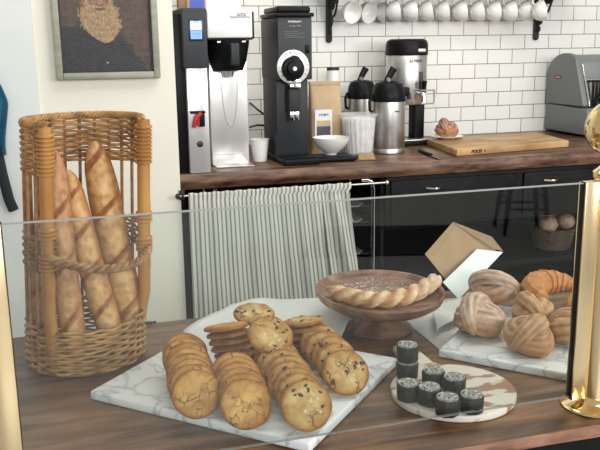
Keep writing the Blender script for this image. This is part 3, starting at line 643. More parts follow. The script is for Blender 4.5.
for j in range(nz+1):
    for i in range(nx+1):
        x = -PW+fwid+(2*PW-2*fwid)*i/nx; z = fwid+(PH-2*fwid)*j/nz; u = (x+PW)/(2*PW)+.03; h = z+.058
        nn = noise.noise((u*9, h*30, 0)); n2 = noise.noise((u*60, h*90, 5))
        bg = Vector((.085, .052, .038))+Vector((.03, .014, .008))*noise.noise((u*4, h*60, 2))
        coat = Vector((.018, .018, .019))*(1.25+.5*nn)
        sh = .255+.03*nn-.75*(u-.42)**2*(.4 if u < .42 else 1.0)
        edge = max(0, min(1, (h-sh)/.02)); c = coat.lerp(bg, edge)
        fx, fz = (u-.475), (h-.365)
        face = (fx/.145)**2+(fz/.105)**2
        if face < 1: c = Vector((.20, .09, .06)).lerp(Vector((.34, .17, .115)), max(0, min(1, .5+nn+n2*.5)))
        hair = ((u-.34)/.045)**2+((h-.345)/.05)**2
        if hair < 1+.5*n2: c = c.lerp(Vector((.22, .10, .07)), .8)
        # eyes, nose and mouth
        for ex in (.425, .535):
            if ((u-ex)/.025)**2+((h-.392)/.006)**2 < 1: c = Vector((.03, .02, .015))
            if ((u-ex)/.036)**2+((h-.404)/.004)**2 < 1: c = Vector((.30, .22, .15))
        if ((u-.483)/.020)**2+((h-.352)/.034)**2 < 1: c = c.lerp(Vector((.46, .22, .15)), .7)
        if ((u-.483)/.032)**2+((h-.322)/.007)**2 < 1: c = c.lerp(Vector((.10, .03, .025)), .8)
        cx = .47+.05*(1-min(1, max(0, (h-.20)/.09)))
        wd = .185*min(1, max(0, (h-.19)/.06))**.6 if h < .32 else .15-.8*(h-.32)
        bd = abs(u-cx)/max(wd, .001)
        if .185 < h < .352 and bd < 1+.25*n2 and not (face < .45 and h > .33) and not ((u-.483)/.06)**2+((h-.338)/.014)**2 < 1:
            bc_ = Vector((.42, .29, .155)).lerp(Vector((.28, .175, .085)), max(0, min(1, .45+1.2*n2))); c = bc_
        if ((u-.483)/.05)**2+((h-.314)/.005)**2 < 1: c = Vector((.17, .07, .05))
        if ((u-.525)/.010)**2+((h-.118)/.0028)**2 < 1: c = Vector((.5, .5, .47))
        vs.append((x, -.010, z)); cs.append(tuple(c))
for j in range(nz):
    for i in range(nx): a = j*(nx+1)+i; fs.append((a, a+1, a+nx+2, a+nx+1))
o = MB().add(vs, fs, cs).build('painted_canvas', M['paint'], pt); so = o.modifiers.new('t', 'SOLIDIFY'); so.thickness = .003; so.offset = 1
# apron hanging at far left
ax_ = -.272; at_ = thing('hanging_apron', 'teal blue cloth apron hanging at the left edge of the picture', 'apron', (ax_, 3.162, .90))
MB().lathe([(.012, 0), (.012, .004), (.004, .006), (.004, .03), (.008, .034), (0, .038)], 14, Matrix.Translation((0, 0, .53)) @ Matrix.Rotation(pi/2, 4, 'X')).build('wall_hook', M['iron'], at_)
vs = []; fs = []
for j in range(31):
    t = j/30; z = .52-.35*t
    for i in range(33):
        s = i/32; wd = .02+.06*min(1, t*2.2)+.012*sin(t*5); x = (s-.5)*2*wd; y = -.016-.013*(1+sin(s*19+t*2))*(.3+.7*t)
        vs.append((x, y, z-.012*sin(s*pi)*t))
for j in range(30):
    for i in range(32): a = j*33+i; fs.append((a, a+1, a+34, a+33))
o = MB().add(vs, fs).build('cloth', M['apron'], at_, 1); so = o.modifiers.new('t', 'SOLIDIFY'); so.thickness = .003
MB().tube([(.035, -.02, .20), (.045, -.02, .10), (.060, -.018, .0), (.074, -.016, -.045)], .019, 6, prof=lambda a, t: .35+.65*abs(cos(a))).build('strap', M['strap'], at_)
# ------------------------------------------------------------------ hot water tower, brewer
p0 = oz(190.5, 174, BC); p1 = oz(211, 173, BC); TX0, TX1, TY = p0.x, p1.x, (p0.y+p1.y)/2
tw = thing('water_tower', 'narrow dispenser tower with black head, blue display and white steel column', 'dispenser', (TX0, TY, BC)); W = TX1-TX0
zt = oy(195, 8, TY-.01).z-BC; zh = oy(197, 68, TY).z-BC
MB().box(0, W, 0, .30, .002, zh+.01, .003).build('column', M['brightsteel'], tw)
MB().box(-.045, -.001, .02, .34, .002, zt-.02, .004).build('black_side_box', M['black'], tw)  # plain black box filling the dark strip left of the column
hd_ = MB().box(-.012, W+.004, -.015, .32, zh, zt, .006).build('head', M['charcoal2'], tw)
a = oy(190, 21, TY-.015); b = oy(202, 39, TY-.015); x0, x1, z0, z1 = a.x-TX0, b.x-TX0, b.z-BC, a.z-BC
bz_ = MB().box(x0-.006, x1+.006, -.0175, -.014, z0-.007, z1+.007, .001).build('display_bezel', mat('blue_black_bezel', (.01, .012, .04), .3), tw)
vs = []; cs = []; fs = []; n = 24
for j in range(n+1):
    for i in range(13):
        t = j/n; s = i/12; c = (.16, .30, .85) if t < .5 else (.75, .85, .95)
        if .46 < t < .52: c = (.03, .06, .3)
        if t > .86 and .2 < s < .8: c = (.25, .38, .5)
        if .25 < t < .30 and .2 < s < .8: c = (.08, .15, .55)
        if s < .07 or s > .93: c = (.25, .4, .9)
        vs.append((x0+(x1-x0)*s, -.0182, z0+(z1-z0)*t)); cs.append(c)
for j in range(n):
    for i in range(12): a = j*13+i; fs.append((a, a+1, a+14, a+13))
MB().add(vs, fs, cs).build('display', M['screen'], bz_)
q = oy(198, 118, TY-.02); fx_, fz_ = q.x-TX0, q.z-BC
MB().box(fx_-.030, fx_+.030, -.030, -.001, fz_+.018, fz_+.028, .003).box(fx_+.0, fx_+.026, -.035, -.004, fz_-.035, fz_+.02, .005).build('tap', M['black'], tw)
MB().tube([(fx_-.022, -.04, fz_-.035), (fx_-.012, -.045, fz_+.004), (fx_+.010, -.040, fz_+.020)], lambda t: .0085, 10).tube([(fx_-.004, -.045, fz_-.028), (fx_-.004, -.045, fz_+.012)], .0055, 8).build('tap_lever', M['red'], tw)
q = oy(200, 144, TY); MB().lathe([(.013, 0), (.013, .003), (.009, .005), (0, .005)], 20, Matrix.Translation((q.x-TX0, .0005, q.z-BC)) @ Matrix.Rotation(pi/2, 4, 'X')).build('lock', mat('dark_bronze', (.06, .03, .02), .4, .5), tw)
# bags on top of the tower
zz = BC+zt+.001
def coffee_bag(loc, w, d, h, m, label, lab, rz=0):
    t = thing('coffee_bag', label, 'bag', loc, rz); mb = MB(); rings = [(0, 1, 1), (.02, 1.02, 1.03), (.25, 1, 1.04), (.55, .99, .95), (.80, .97, .62), (.93, .96, .25), (.96, .97, .22), (1, .97, .22)]
    vs = []; fs = []; N = 28
    for (t_, sx, sy) in rings:
        for k in range(N):
            a = 2*pi*k/N; cx, cy = cos(a), sin(a); e = .38; x = w/2*sx*math.copysign(abs(cx)**e, cx); y = d/2*sy*math.copysign(abs(cy)**e, cy)
            vs.append((x+.0015*noise.noise((k, t_*9, 1)), y+.002*noise.noise((k*.8, t_*7, 4)), h*t_))
    for i in range(len(rings)-1):
        for k in range(N): k2 = (k+1) % N; fs.append((i*N+k, i*N+k2, (i+1)*N+k2, (i+1)*N+k))
    fs.append(tuple(range(N-1, -1, -1))); fs.append(tuple((len(rings)-1)*N+k for k in range(N)))
    mb.add(vs, fs).build('bag_body', m, t)
    MB().box(-w*.49, w*.49, -d*.14, d*.12, h*.955, h*1.005, .0015).build('folded_top', m, t)
    if lab: 
        x0, x1, z0, z1, f = lab; n = 26; vs = []; cs = []; fs = []
        for j in range(n+1):
            for i in range(n+1): s, q = i/n, j/n; vs.append((x0+(x1-x0)*s, -d/2*1.075-.0006, z0+(z1-z0)*q)); cs.append(f(s, q))
        for j in range(n):
            for i in range(n): a = j*(n+1)+i; fs.append((a, a+1, a+n+2, a+n+1))
        MB().add(vs, fs, cs).build('bag_label', M['print'], t)
    return t
q = oy(200, 8, TY+.04); wq = (oy(205, 5, TY+.04)-oy(183, 5, TY+.04)).x
coffee_bag((q.x-.012, TY+.075, zz), .078, .05, .20, M['kraft'], 'kraft coffee bag with blue label on top of the dispenser tower', (-.026, .032, .003, .14, lambda s, q: (.05, .10, .50) if q < .22 else (.20, .19, .15)))
coffee_bag((q.x-.030, TY+.215, zz), .07, .05, .19, M['kraft'], 'plain kraft coffee bag standing behind the blue-labelled one on the tower', None)
# brewer
p0 = oz(212.5, 169, BC); p1 = oz(249.5, 163.5, BC); BX0, BX1, BY = p0.x, p1.x, 3.44; BX0 = oz(213, 167, BC).x
BX0 = oy(212.5, 166, BY).x; BX1 = oy(249.5, 163, BY).x
br = thing('coffee_brewer', 'tall white and steel coffee brewer with black brew basket', 'coffee maker', (BX0, BY, BC)); W = BX1-BX0
HY = -.125; hz0 = oy(230, 38, BY+HY).z-BC; hz1 = oy(230, 10.5, BY+HY).z-BC; hx0 = oy(207, 25, BY+HY).x-BX0; hx1 = oy(252.5, 25, BY+HY).x-BX0
MB().box(0, W, 0, .30, .002, hz0+.02, .004).build('body_panel', M['brightsteel'], br)
MB().box(.012, W-.03, -.002, 0, .045, .048).box(.0, W, -.10, .0, .002, .006, .002).build('drip_ledge', M['steel'], br)
MB().box(hx0, hx1, HY, .31, hz0, hz1, .006).build('head', mat('glossy_white_steel', (.82, .82, .82), .25, .1), br)
MB().box(hx1-.004, hx1+.008, HY+.004, .30, hz0-.004, hz1-.004, .003).box(hx0, hx1, HY+.002, .30, hz0-.008, hz0-.0005, .002).build('head_trim', M['black'], br)
MB().box(hx0+.002, hx1-.035, HY+.045, .30, hz1+.001, hz1+.30, .008).build('water_tank_cover', mat('glossy_white_steel', (.8, .8, .8), .25), br)
bcx = (hx0+hx1)/2+.004; bt = hz0-.009
bs = MB().lathe([(.064, bt-.125), (.078, bt-.09), (.092, bt-.02), (.094, bt), (.0, bt)], 40, Matrix.Translation((bcx, HY+.09, 0))).build('brew_basket', M['black'], br)
MB().box(bcx-.016, bcx+.022, HY-.055, HY+.02, bt-.10, bt-.012, .006).build('basket_handle', M['charcoal'], bs)
MB().lathe([(.022, bt-.150), (.026, bt-.126), (0, bt-.125)], 20, Matrix.Translation((bcx, HY+.09, 0))).build('spout', M['steel'], bs)
plab(MB().box(bcx-.06, bcx-.045, HY-.0, HY+.03, bt-.012, bt-.002, .002).build('basket_rail', M['chrome'], bs), 'bright steel rail clip')
plab(MB().box(bcx+.045, bcx+.06, HY-.0, HY+.03, bt-.012, bt-.002, .002).build('basket_rail', M['chrome'], bs), 'bright steel rail clip')
q = oy(241, 15, BY+HY); bd_ = MB().box(q.x-BX0-.045, q.x-BX0+.040, HY-.002, HY, q.z-BC-.012, q.z-BC+.010, .0008).build('badge', mat('badge_grey', (.55, .55, .54), .3, .2), br)
text('XTS', .016, M['ink'], br, (q.x-BX0, HY-.0025, q.z-BC), sx=1.4)
mb = MB(); mb.tube([(W*.52+.034*cos(a), .0005-.001, hz0*.66+.19*sin(a)) for a in [-pi*t/30 for t in range(31)]], .002, 6); mb.build('sight_gauge_rim', M['chrome'], br)
# power cables behind
mb = MB(); mb.tube([oy(250, 103, 4.084), oy(258, 110, 3.93), oy(268, 117, 3.90), oy(278, 116, 3.7), oy(283, 118, 3.615)], .005, 8); tag(mb.build('power_cable', M['black']), 'upper black power cable between the brewer and the grinder', 'cable')
mb = MB(); mb.tube([oy(250, 127, 4.084), oy(258, 125, 3.93), oy(268, 126, 3.90), oy(278, 130, 3.7), oy(283, 132, 3.615)], .005, 8); tag(mb.build('power_cable', M['black']), 'lower black power cable between the brewer and the grinder', 'cable')
# paper cup
def lath(name, prof, m, p, label, cat, seg=40, **k): o = MB().lathe(prof, seg, **k).build(name, m); o.location = p; return tag(o, label, cat)
q = oz(260, 161, BC); c = thing('paper_cup', 'white paper cup standing between the brewer and the coffee grinder', 'cup', (q.x, q.y, BC))
MB().lathe([(.030, .001), (.0305, .004), (.0425, .098), (.0412, .098), (.029, .006), (0, .006)], 40).build('cup_body', M['paper'], c)
MB().tube([(.0425*cos(a), .0425*sin(a), .0985) for a in [2*pi*i/40 for i in range(40)]], .0018, 8, closed=True).build('rolled_rim', M['paper'], c)
# ------------------------------------------------------------------ coffee grinder
GY0 = 3.36; gx0 = oy(279.5, 150, GY0).x; gx1 = oy(313, 150, GY0).x; W = gx1-gx0
gr = thing('coffee_grinder', 'tall black coffee grinder with a round silver dial', 'coffee grinder', (gx0, GY0, BC))
zt = oy(290, 17, GY0).z-BC; zs = oy(290, 80, GY0).z-BC
MB().box(0, W, 0, .29, zs, zt, .005).build('upper_housing', M['charcoal2'], gr)
MB().box(.004, W-.004, .055, .29, .006, zs+.02, .004).build('lower_housing', M['charcoal'], gr)
MB().prism([(.004, -.065), (W+.012, -.065), (W+.006, .26), (0, .26)], .0015, .028, 'xy', .006).box(.012, W, -.052, .05, .028, .034, .002).build('base_tray', M['black'], gr)
MB().prism([(-.008, -.010), (W+.008, -.010), (W+.008, .27), (-.008, .27)], zt+.0005, zt+.018, 'xy', .005).prism([(.0, .0), (W-.004, .0), (W-.012, .26), (.006, .26)], zt+.017, zt+.045, 'xy', .010).build('hopper_lid', M['black'], gr)
q = oy(293, 67, GY0); dx_, dz_ = q.x-gx0, q.z-BC; T = Matrix.Translation((dx_, 0, dz_)) @ Matrix.Rotation(pi/2, 4, 'X')
dl = MB().lathe([(.072, 0), (.072, .004), (.069, .006), (0, .006)], 48, T).build('dial_plate', M['dial'], gr)
T2 = Matrix.Translation((dx_-.004, -.006, dz_-.006)) @ Matrix.Rotation(pi/2, 4, 'X')
MB().lathe([(.050, 0), (.050, .012), (.044, .016), (0, .016)], 48, T2, wob=lambda a, i: .10*(1 if abs(((a*1/ (2*pi)+.04) % .5)-.25) < .045 else 0)).lathe([(.032, .016), (.030, .034), (.022, .037), (0, .037)], 32, T2).build('knob', M['black'], dl)
MB().lathe([(.009, .037), (.009, .039), (0, .039)], 16, T2).build('knob_cap', M['dial'], dl)
tk = MB()
for k in range(14):
    a = radians(-30+k*19); c0, s0 = cos(a), sin(a); tk.tube([(dx_+.058*c0, -.0065, dz_+.058*s0), (dx_+.066*c0, -.0065, dz_+.066*s0)], .0011 if k != 7 else .002, 4)
tk.build('dial_marks', M['ink'], dl)
q = oy(308, 49, GY0); MB().box(q.x-gx0-.012, q.x-gx0+.006, -.004, .001, q.z-BC-.018, q.z-BC+.018, .002).box(q.x-gx0-.008, q.x-gx0+.002, -.009, -.003, q.z-BC-.012, q.z-BC+.004, .002).build('power_switch', M['black'], gr)
text('Grindmaster', .0115, M['pale'], gr, (W*.50, -.0006, oy(290, 21.5, GY0).z-BC), bold=.0004)
text('Coffee Mill', .0115, mat('grey_print', (.3, .3, .29), .6), gr, (W*.50, -.0006, oy(290, 26, GY0).z-BC), shear=.3)
ln = MB()
for k in range(4): zq = oy(290, 31.5+1.9*k, GY0).z-BC; ln.box(W*.2, W*(.62+.18*(k % 2)), -.0008, .0004, zq-.0012, zq+.0012)
plab(ln.build('instruction_lines', M['dim'], gr), 'faint printed instruction lines')
q = oy(292.5, 85, GY0+.03); sxx = q.x-gx0; sh_ = MB().box(sxx-.027, sxx+.027, -.012, .055, q.z-BC+.000, q.z-BC+.028, .004).box(sxx-.024, sxx+.024, -.02, .0, q.z-BC-.012, q.z-BC+.004, .003).build('spout_clamp', M['chrome'], gr)
MB().box(sxx-.028, sxx+.024, -.008, .05, q.z-BC-.115, q.z-BC-.012, .008).build('bag_spout', M['iron'], gr)
MB().box(sxx-.022, sxx-.003, -.006, .03, q.z-BC-.150, q.z-BC-.112, .002).box(sxx+.001, sxx+.018, -.006, .03, q.z-BC-.150, q.z-BC-.112, .002).build('spout_clip', M['chrome'], gr)
# ------------------------------------------------------------------ coffee bag, canister, scale, bowl, tub, brush
q = oy(325.5, 150, 3.62); wq = oy(341, 120, 3.56).x-oy(309.5, 120, 3.56).x; zt = oy(322, 82, 3.60).z-BC
def lf(s, q_):
    if .1 < s < .9 and .06 < q_ < .62:
        if q_ > .52: return (.60, .40, .12)
        if q_ > .44: return (.40, .42, .35)
        return (.05+.05*((int(s*26)+int(q_*26)) % 2), .06, .09)
    if .22 < s < .78 and .80 < q_ < .88 and int(s*26) % 3: return (.12, .12, .2)
    return (.74, .74, .76)
a = oy(315, 140, 3.56); b = oy(332, 109.5, 3.56); xc = oy(325, 110, 3.6).x
coffee_bag((xc, 3.605, BC+.001), wq, .085, zt, M['kraft'], 'kraft coffee bag with a white picture label beside the grinder', (a.x-xc, b.x-xc, a.z-BC, b.z-BC, lf))
q = oy(333, 82, 3.88); c = thing('canister', 'white lidded canister just behind the kraft coffee bag', 'canister', (q.x, 3.88, BC)); hq = oy(333, 70, 3.88).z-BC
MB().lathe([(.033, .001), (.035, .01), (.035, hq-.02), (.030, hq)], 36).build('jar', M['porcelain'], c); MB().lathe([(.032, hq-.001), (.032, hq+.014), (0, hq+.015)], 36).build('lid', M['charcoal2'], c)
s0 = thing('kitchen_scale', 'flat black kitchen scale underneath the white bowl', 'scale', (oz(337, 162, BC).x, oz(337, 160, BC).y, BC), -.05)
MB().box(-.095, .095, -.065, .075, .004, .020, .005).build('scale_body', M['black'], s0); MB().box(-.085, .085, -.025, .068, .0198, .024, .002).build('weighing_plate', M['charcoal'], s0)
for fx in (-.08, .08):
    for fy in (-.05, .06): MB().lathe([(.008, .0003), (.008, .0045)], 10, Matrix.Translation((fx, fy, 0))).build('foot', M['black'], s0)
q = oy(331, 160, s0.location.y+.02); lath('bowl', [(.026, 0), (.027, .006), (.030, .009), (.060, .030), (.080, .062), (.0835, .078), (.0815, .078), (.076, .060), (.055, .032), (.02, .018), (0, .017)], M['porcelain'], (q.x, s0.location.y+.02, BC+.0245), 'white porcelain bowl sitting on the black scale', 'bowl', 56)
TYb = 3.50; q = oy(358.5, 157, TYb); M['tub'] = mat('frosted_plastic', (.85, .85, .84), .25); M['tub'].node_tree.nodes['Principled BSDF'].inputs['Alpha'].default_value = .22; t = thing('plastic_tub', 'clear plastic tub filled with white coffee filters', 'container', (q.x, TYb, BC)); hq = oy(358, 113.5, TYb).z-BC; rq = .5*(oy(376, 118, TYb).x-oy(342, 118, TYb).x)
MB().lathe([(0, .001), (rq*.76, .001), (rq*.80, .006), (rq*.97, hq-.012), (rq*1.05, hq-.010), (rq*1.05, hq), (rq*.98, hq), (rq*.94, hq-.014), (rq*.77, .008), (0, .005)], 48).build('tub_wall', M['tub'], t)
mb = MB(); prof = [(0, .010), (rq*.66, .011)]+[(rq*(.70+.19*k/14), .014+(hq-.045)*k/14) for k in range(15)]+[(rq*.84, hq-.022), (rq*.70, hq-.034), (rq*.5, hq-.022), (rq*.3, hq-.040), (0, hq-.034)]
mb.lathe(prof, 110, wob=lambda a, i: (0 if i < 1 else .045*noise.noise((cos(a)*5+2, sin(a)*5, i*.22))++.045*sin(22*a+3*sin(2*a)+i*.05)*min(1, i/3)))
ft = mb.build('coffee_filters', M['filt']); ft.location = (q.x, TYb, BC); tag(ft, 'crinkled stack of white coffee filters inside the clear tub', 'coffee filters'); ft['kind'] = 'stuff'
q = oz(366, 159, BC); t = thing('counter_brush', 'short bamboo-coloured brush lying in front of the clear tub', 'brush', (q.x, q.y, BC), -.25)
MB().box(-.036, .036, -.004, .016, .010, .028, .004).build('handle', mat('grey_wood', (.28, .24, .18), .6), t)
mb = MB()
for k in range(26): x = -.028+.056*k/25; mb.tube([(x*1.2, -.003, .018), (x*1.25+.001*sin(k*3), -.024, .012), (x*1.3+.002*sin(k*5), -.046, .003)], .0019, 5)
mb.build('bristles', M['bristle'], t)
# ------------------------------------------------------------------ airpots and the tall dispenser
def airpot(x, y, rb, h, label, neck=False):
    t = thing('airpot', label, 'airpot', (x, y, BC)); 
    MB().lathe([(rb*.97, .001), (rb, .004), (rb, .022), (rb*.985, .024), (rb*.985, .026), (rb, .028), (rb, h-.006), (rb*.985, h)], 56).build('steel_body', M['steel'], t)
    MB().lathe([(rb*1.02, h-.002), (rb*1.04, h+.004), (rb*1.0, h+.03), (rb*.93, h+.06), (rb*.78, h+.082), (rb*.5, h+.090), (0, h+.092)], 48).box(rb*.1, rb*1.28, -rb*.28, rb*.28, h+.020, h+.062, .008).build('pump_head', M['black'], t)
    MB().tube([(rb*1.05, 0, h+.035), (rb*1.30, 0, h+.028), (rb*1.36, 0, h+.004)], .011, 12).build('spout', M['charcoal2'], t)
    MB().tube([(-rb*.15, -.0, h+.088), (-rb*.02, 0, h+.108), (rb*.22, 0, h+.138), (rb*.32, 0, h+.150)], lambda q: .011+.004*q, 10, prof=lambda a, t: 1+.25*abs(cos(a))).build('lever', M['black'], t)
    MB().lathe([(.010, 0), (.011, .014), (.006, .020), (0, .021)], 14, Matrix.Translation((-rb*.08, -.012, h+.088))).build('lever_pivot', M['chrome'], t)
    hb = []
    for i in range(25): a = pi*i/24; hb.append((rb*1.07*cos(a), -rb*.25, h+.030+.05*sin(a)*0-.0)); 
    MB().tube([(-rb*1.06, 0, h+.03), (-rb*1.22, 0, h+.0), (-rb*1.2, 0, h-.04), (-rb*1.03, 0, h-.055)], .007, 10).build('carry_handle', M['black'], t)
    return t
AY = 3.55; rb = .465*(oy(404.5, 130, AY).x-oy(371.5, 130, AY).x); xa = .5*(oy(404.5, 130, AY).x+oy(371.5, 130, AY).x); ha_ = oy(388, 102, AY-rb).z-BC
ap = airpot(xa, AY, rb, ha_, 'brushed steel airpot with black pump head, the nearer of two')
text('Bunn', .011, M['ink'], ap, (.012, -rb-.0006, ha_-.045), bold=.0003)
AY2 = 3.88; xa2 = oy(361.5, 110, AY2).x; ha2 = oy(361, 99, AY2-.07).z-BC
airpot(xa2, AY2, .072, ha2, 'shaded steel airpot with black head at the back by the tile')
DY = 3.86; xd0, xd1 = oy(387.5, 70, DY).x, oy(425, 70, DY).x; rd = (xd1-xd0)/2; xd = (xd0+xd1)/2; zb1 = oy(410, 105, DY-rd).z-BC; zt1 = oy(405, 55, DY-rd).z-BC
ld = thing('coffee_dispenser', 'tall steel thermal coffee dispenser with black lid on a raised stand', 'dispenser', (xd, DY, BC))
MB().lathe([(rd*.96, zb1), (rd, zb1+.006), (rd, zt1-.003), (rd*.98, zt1)], 64).build('steel_body', M['steel'], ld)
MB().lathe([(rd*1.03, zt1-.002), (rd*1.04, zt1+.004), (rd*1.03, zt1+.050), (rd*.97, zt1+.068), (rd*.80, zt1+.078), (rd*.5, zt1+.076), (0, zt1+.074)], 56).build('lid', M['black'], ld)
mb = MB(); mb.box(.012, .055, -rd*1.10, -rd*.9, zt1+.012, zt1+.030, .004); plab(mb.build('lid_latch', M['steel'], ld), 'steel latch on the lid')
st = MB(); st.box(-rd*1.0, rd*1.08, -rd*1.25, rd*.9, .001, .022, .006).box(-rd*1.02, -rd*.62, -rd*.35, rd*.3, .02, zb1+.012, .006).prism([(rd*.28, -rd*.45), (rd*.82, -rd*.45), (rd*.82, rd*.3), (rd*.28, rd*.3)], .02, zb1+.012, 'xy', .006)
st.build('stand', M['black'], ld); MB().box(-rd*.7, rd*.75, -rd*1.15, -rd*.5, .022, .030, .003).build('drip_tray', M['steel'], ld)
fz = zb1+.055
MB().tube([(rd*.30, -rd*.9, fz), (rd*.32, -rd*1.35, fz), (rd*.33, -rd*1.38, fz-.045)], .014, 12).build('faucet', M['chrome'], ld)
MB().tube([(rd*.32, -rd*1.36, fz+.005), (rd*.32, -rd*1.40, fz+.065)], lambda t: .009+.005*t, 10).build('faucet_handle', M['black'], ld)
MB().tube([(rd*(.05), -rd*1.05, fz+.02), (rd*.05, -rd*1.6, fz+.02), (rd*.75, -rd*1.6, fz+.02), (rd*.95, -rd*1.2, fz+.02), (rd*.95, -rd*1.2, fz-.045), (rd*.75, -rd*1.6, fz-.045), (rd*.05, -rd*1.6, fz-.045)], .0045, 8).build('faucet_guard', M['chrome'], ld)
MB().box(rd*.26, rd*.42, -rd*1.03, -rd*.93, fz+.015, fz+.11, .003).build('sight_gauge', M['charcoal2'], ld)
text('LUXUS', .019, M['ink'], ld, (.004, -rd*1.012, oy(412, 61, DY-rd).z-BC), bold=.0005, sx=1.15)
# knife
q0, q1 = oz(419, 152, BC), oz(441, 160.5, BC); d = q1-q0; t = thing('paring_knife', 'small knife with a black handle lying on the walnut counter', 'knife', (q0.x, q0.y, BC), atan2(d.y, d.x)); Lk = d.length
MB().prism([(0, -.008), (Lk*.55, -.009), (Lk*.57, .009), (.006, .011)], .002, .014, 'xy', .004).build('handle', M['black'], t)
MB().prism([(Lk*.56, -.009), (Lk*.95, -.006), (Lk, .002), (Lk*.56, .010)], .003, .0055, 'xy').build('blade', mat('rusty_blade', (.16, .07, .05), .35, .6), t)
# cutting board, plate and roll
BT = BC+.033
A = oz(457, 149.5, BT); Bq = oz(569, 140.5, BT); Cq = oz(427, 139, BT); Dq = oz(535, 131.5, BT); ex = (Bq-A); dirx = ex.normalized(); diry = Vector((-dirx.y, dirx.x, 0)); dep = (Cq-A).dot(diry); dep = .31
lc = [((p-A).dot(dirx), (p-A).dot(diry)) for p in (A, Bq, Dq, Cq)]; o = MB().prism(lc, 0, .032, 'xy', .004).build('slab', M['maple']); cbt = thing('cutting_board', 'thick honey-coloured maple cutting board on the back counter', 'cutting board', (A.x, A.y, BC+.0008), atan2(dirx.y, dirx.x)); o.parent = cbt; o.name = 'maple_block'
text('BOOS', .020, M['brand'], cbt, (.108, -.0006, .016), bold=.0012, shear=.35, sx=1.1)
MB().lathe([(.005, 0), (.005, .0006), (0, .0006)], 12, Matrix.Translation((.158, -.0001, .016)) @ Matrix.Rotation(pi/2, 4, 'X')).build('burnt_dot', M['brand'], cbt)
q = oz(447, 138.5, BT)
lath('plate', [(.045, 0), (.047, .003), (.072, .008), (.082, .013), (.080, .014), (.06, .008), (0, .006)], M['porcelain'], (q.x, q.y, BT+.0012), 'small white plate at the back corner of the cutting board', 'plate', 48)
knot('twisted_bun', .066, ((.20, .08, .05), (.62, .42, .33), (.36, .16, .10)), 7, 1.3, 'brown twisted bun resting on the small white plate', (q.x, q.y, BT+.010), .9, flat=.85, rr=.5)
# ------------------------------------------------------------------ bread slicer
SX = oz(548, 133, BC).x; SX = 2.695
sl = thing('bread_slicer', 'grey enamel bread slicing machine with rounded hood at the right of the back counter', 'bread slicer', (SX, 0, BC))
def hy(u, v): # point on the left side plane of the machine
    d = ray(u, v); t = SX/d.x; return (d.y*t, CAMZ+d.z*t-BC)
low = [hy(544, 131), hy(547, 108), hy(583, 110)]
yb = 4.07; yf = hy(583, 141)[0]
pf = [(yb, .30), (yb, .012), (yf, .012), (yf, hy(583, 110)[1]), (yf+.02, hy(583, 110)[1]+.01)]
zL = hy(583, 109)[1]
MB().prism([(yb, .012), (yf-.02, .012), (yf-.02, zL*.9), (yf, zL), (yb, zL+.01)], 0, .55, 'yz', .006).build('base_housing', M['slicer'], sl)
hood = [(yb, zL+.011)]+[(yb-.002, zL+.17)]
zt = hy(563, 53)[1]; ytop = hy(566, 53)[0]
for i in range(13): a = pi/2*i/12; hood.append((ytop+(yb-.002-ytop)*cos(a), zL+.17+(zt-zL-.17)*sin(a)))
yr = hy(577, 62)[0]
for i in range(1, 9): a = pi/2*i/8; hood.append((ytop-(ytop-yr)*sin(a), zt-.05*(1-cos(a))))
hood.append((yf+.012, zL+.02)); hood.append((yf+.02, zL+.011))
MB().prism(hood, -.006, .028, 'yz', .006).build('side_cheek', M['slicer'], sl)
h2 = [(yb-.01, zL+.012), (yb-.01, zL+.165)]+[(ytop+(yb-.01-ytop)*cos(pi/2*i/12), zL+.16+(zt-zL-.17)*sin(pi/2*i/12)) for i in range(13)]+[(yr+.01, zt-.045), (yr-.005, zL+.155), (yr+.05, zL+.150), (ytop, zL+.012)]
MB().prism(h2, .028, .55, 'yz', .006).build('hood', M['slicer'], sl)
MB().tube([(.034, yr-.004, zt-.06), (.034, yf+.022, zL+.05), (.034, yf+.012, zL+.014)], .006, 10).tube([(.03, yr-.012, zL+.150), (.55, yr-.012, zL+.150)], .008, 10).build('steel_trim', M['chrome'], sl)
bl = MB()
for k in range(22): x = .045+k*.022; bl.box(x, x+.0015, yf+.02, ytop, zL+.015, zL+.14)
bl.build('blades', M['steel'], sl)
MB().tube([(.06, yf+.03, zL+.02), (.09, yf+.0, zL+.07), (.14, yf+.01, zL+.10), (.2, yf+.02, zL+.05)], .012, 10).box(.04, .5, yf+.02, yf+.04, zL+.012, zL+.03, .003).build('loaf_pusher', M['black'], sl)
q = hy(559, 77); bdg = MB().lathe([(.016, 0), (.016, .0015), (0, .0015)], 30, Matrix.Translation((-.006, q[0], q[1])) @ Matrix.Rotation(-pi/2, 4, 'Y') @ Matrix.Diagonal((.8, 2.0, 1, 1))).build('badge', mat('badge_red', (.22, .03, .03), .4), sl)
text('Berkel', .013, M['pale'], sl, (-.0078, q[0], q[1]), rot=(pi/2, 0, -pi/2), bold=.0003)
for yy in (yf+.02, yb-.03):
    for xx in (.03, .5): MB().lathe([(.014, .0005), (.012, .0125)], 14, Matrix.Translation((xx, yy, 0))).build('foot', M['black'], sl)
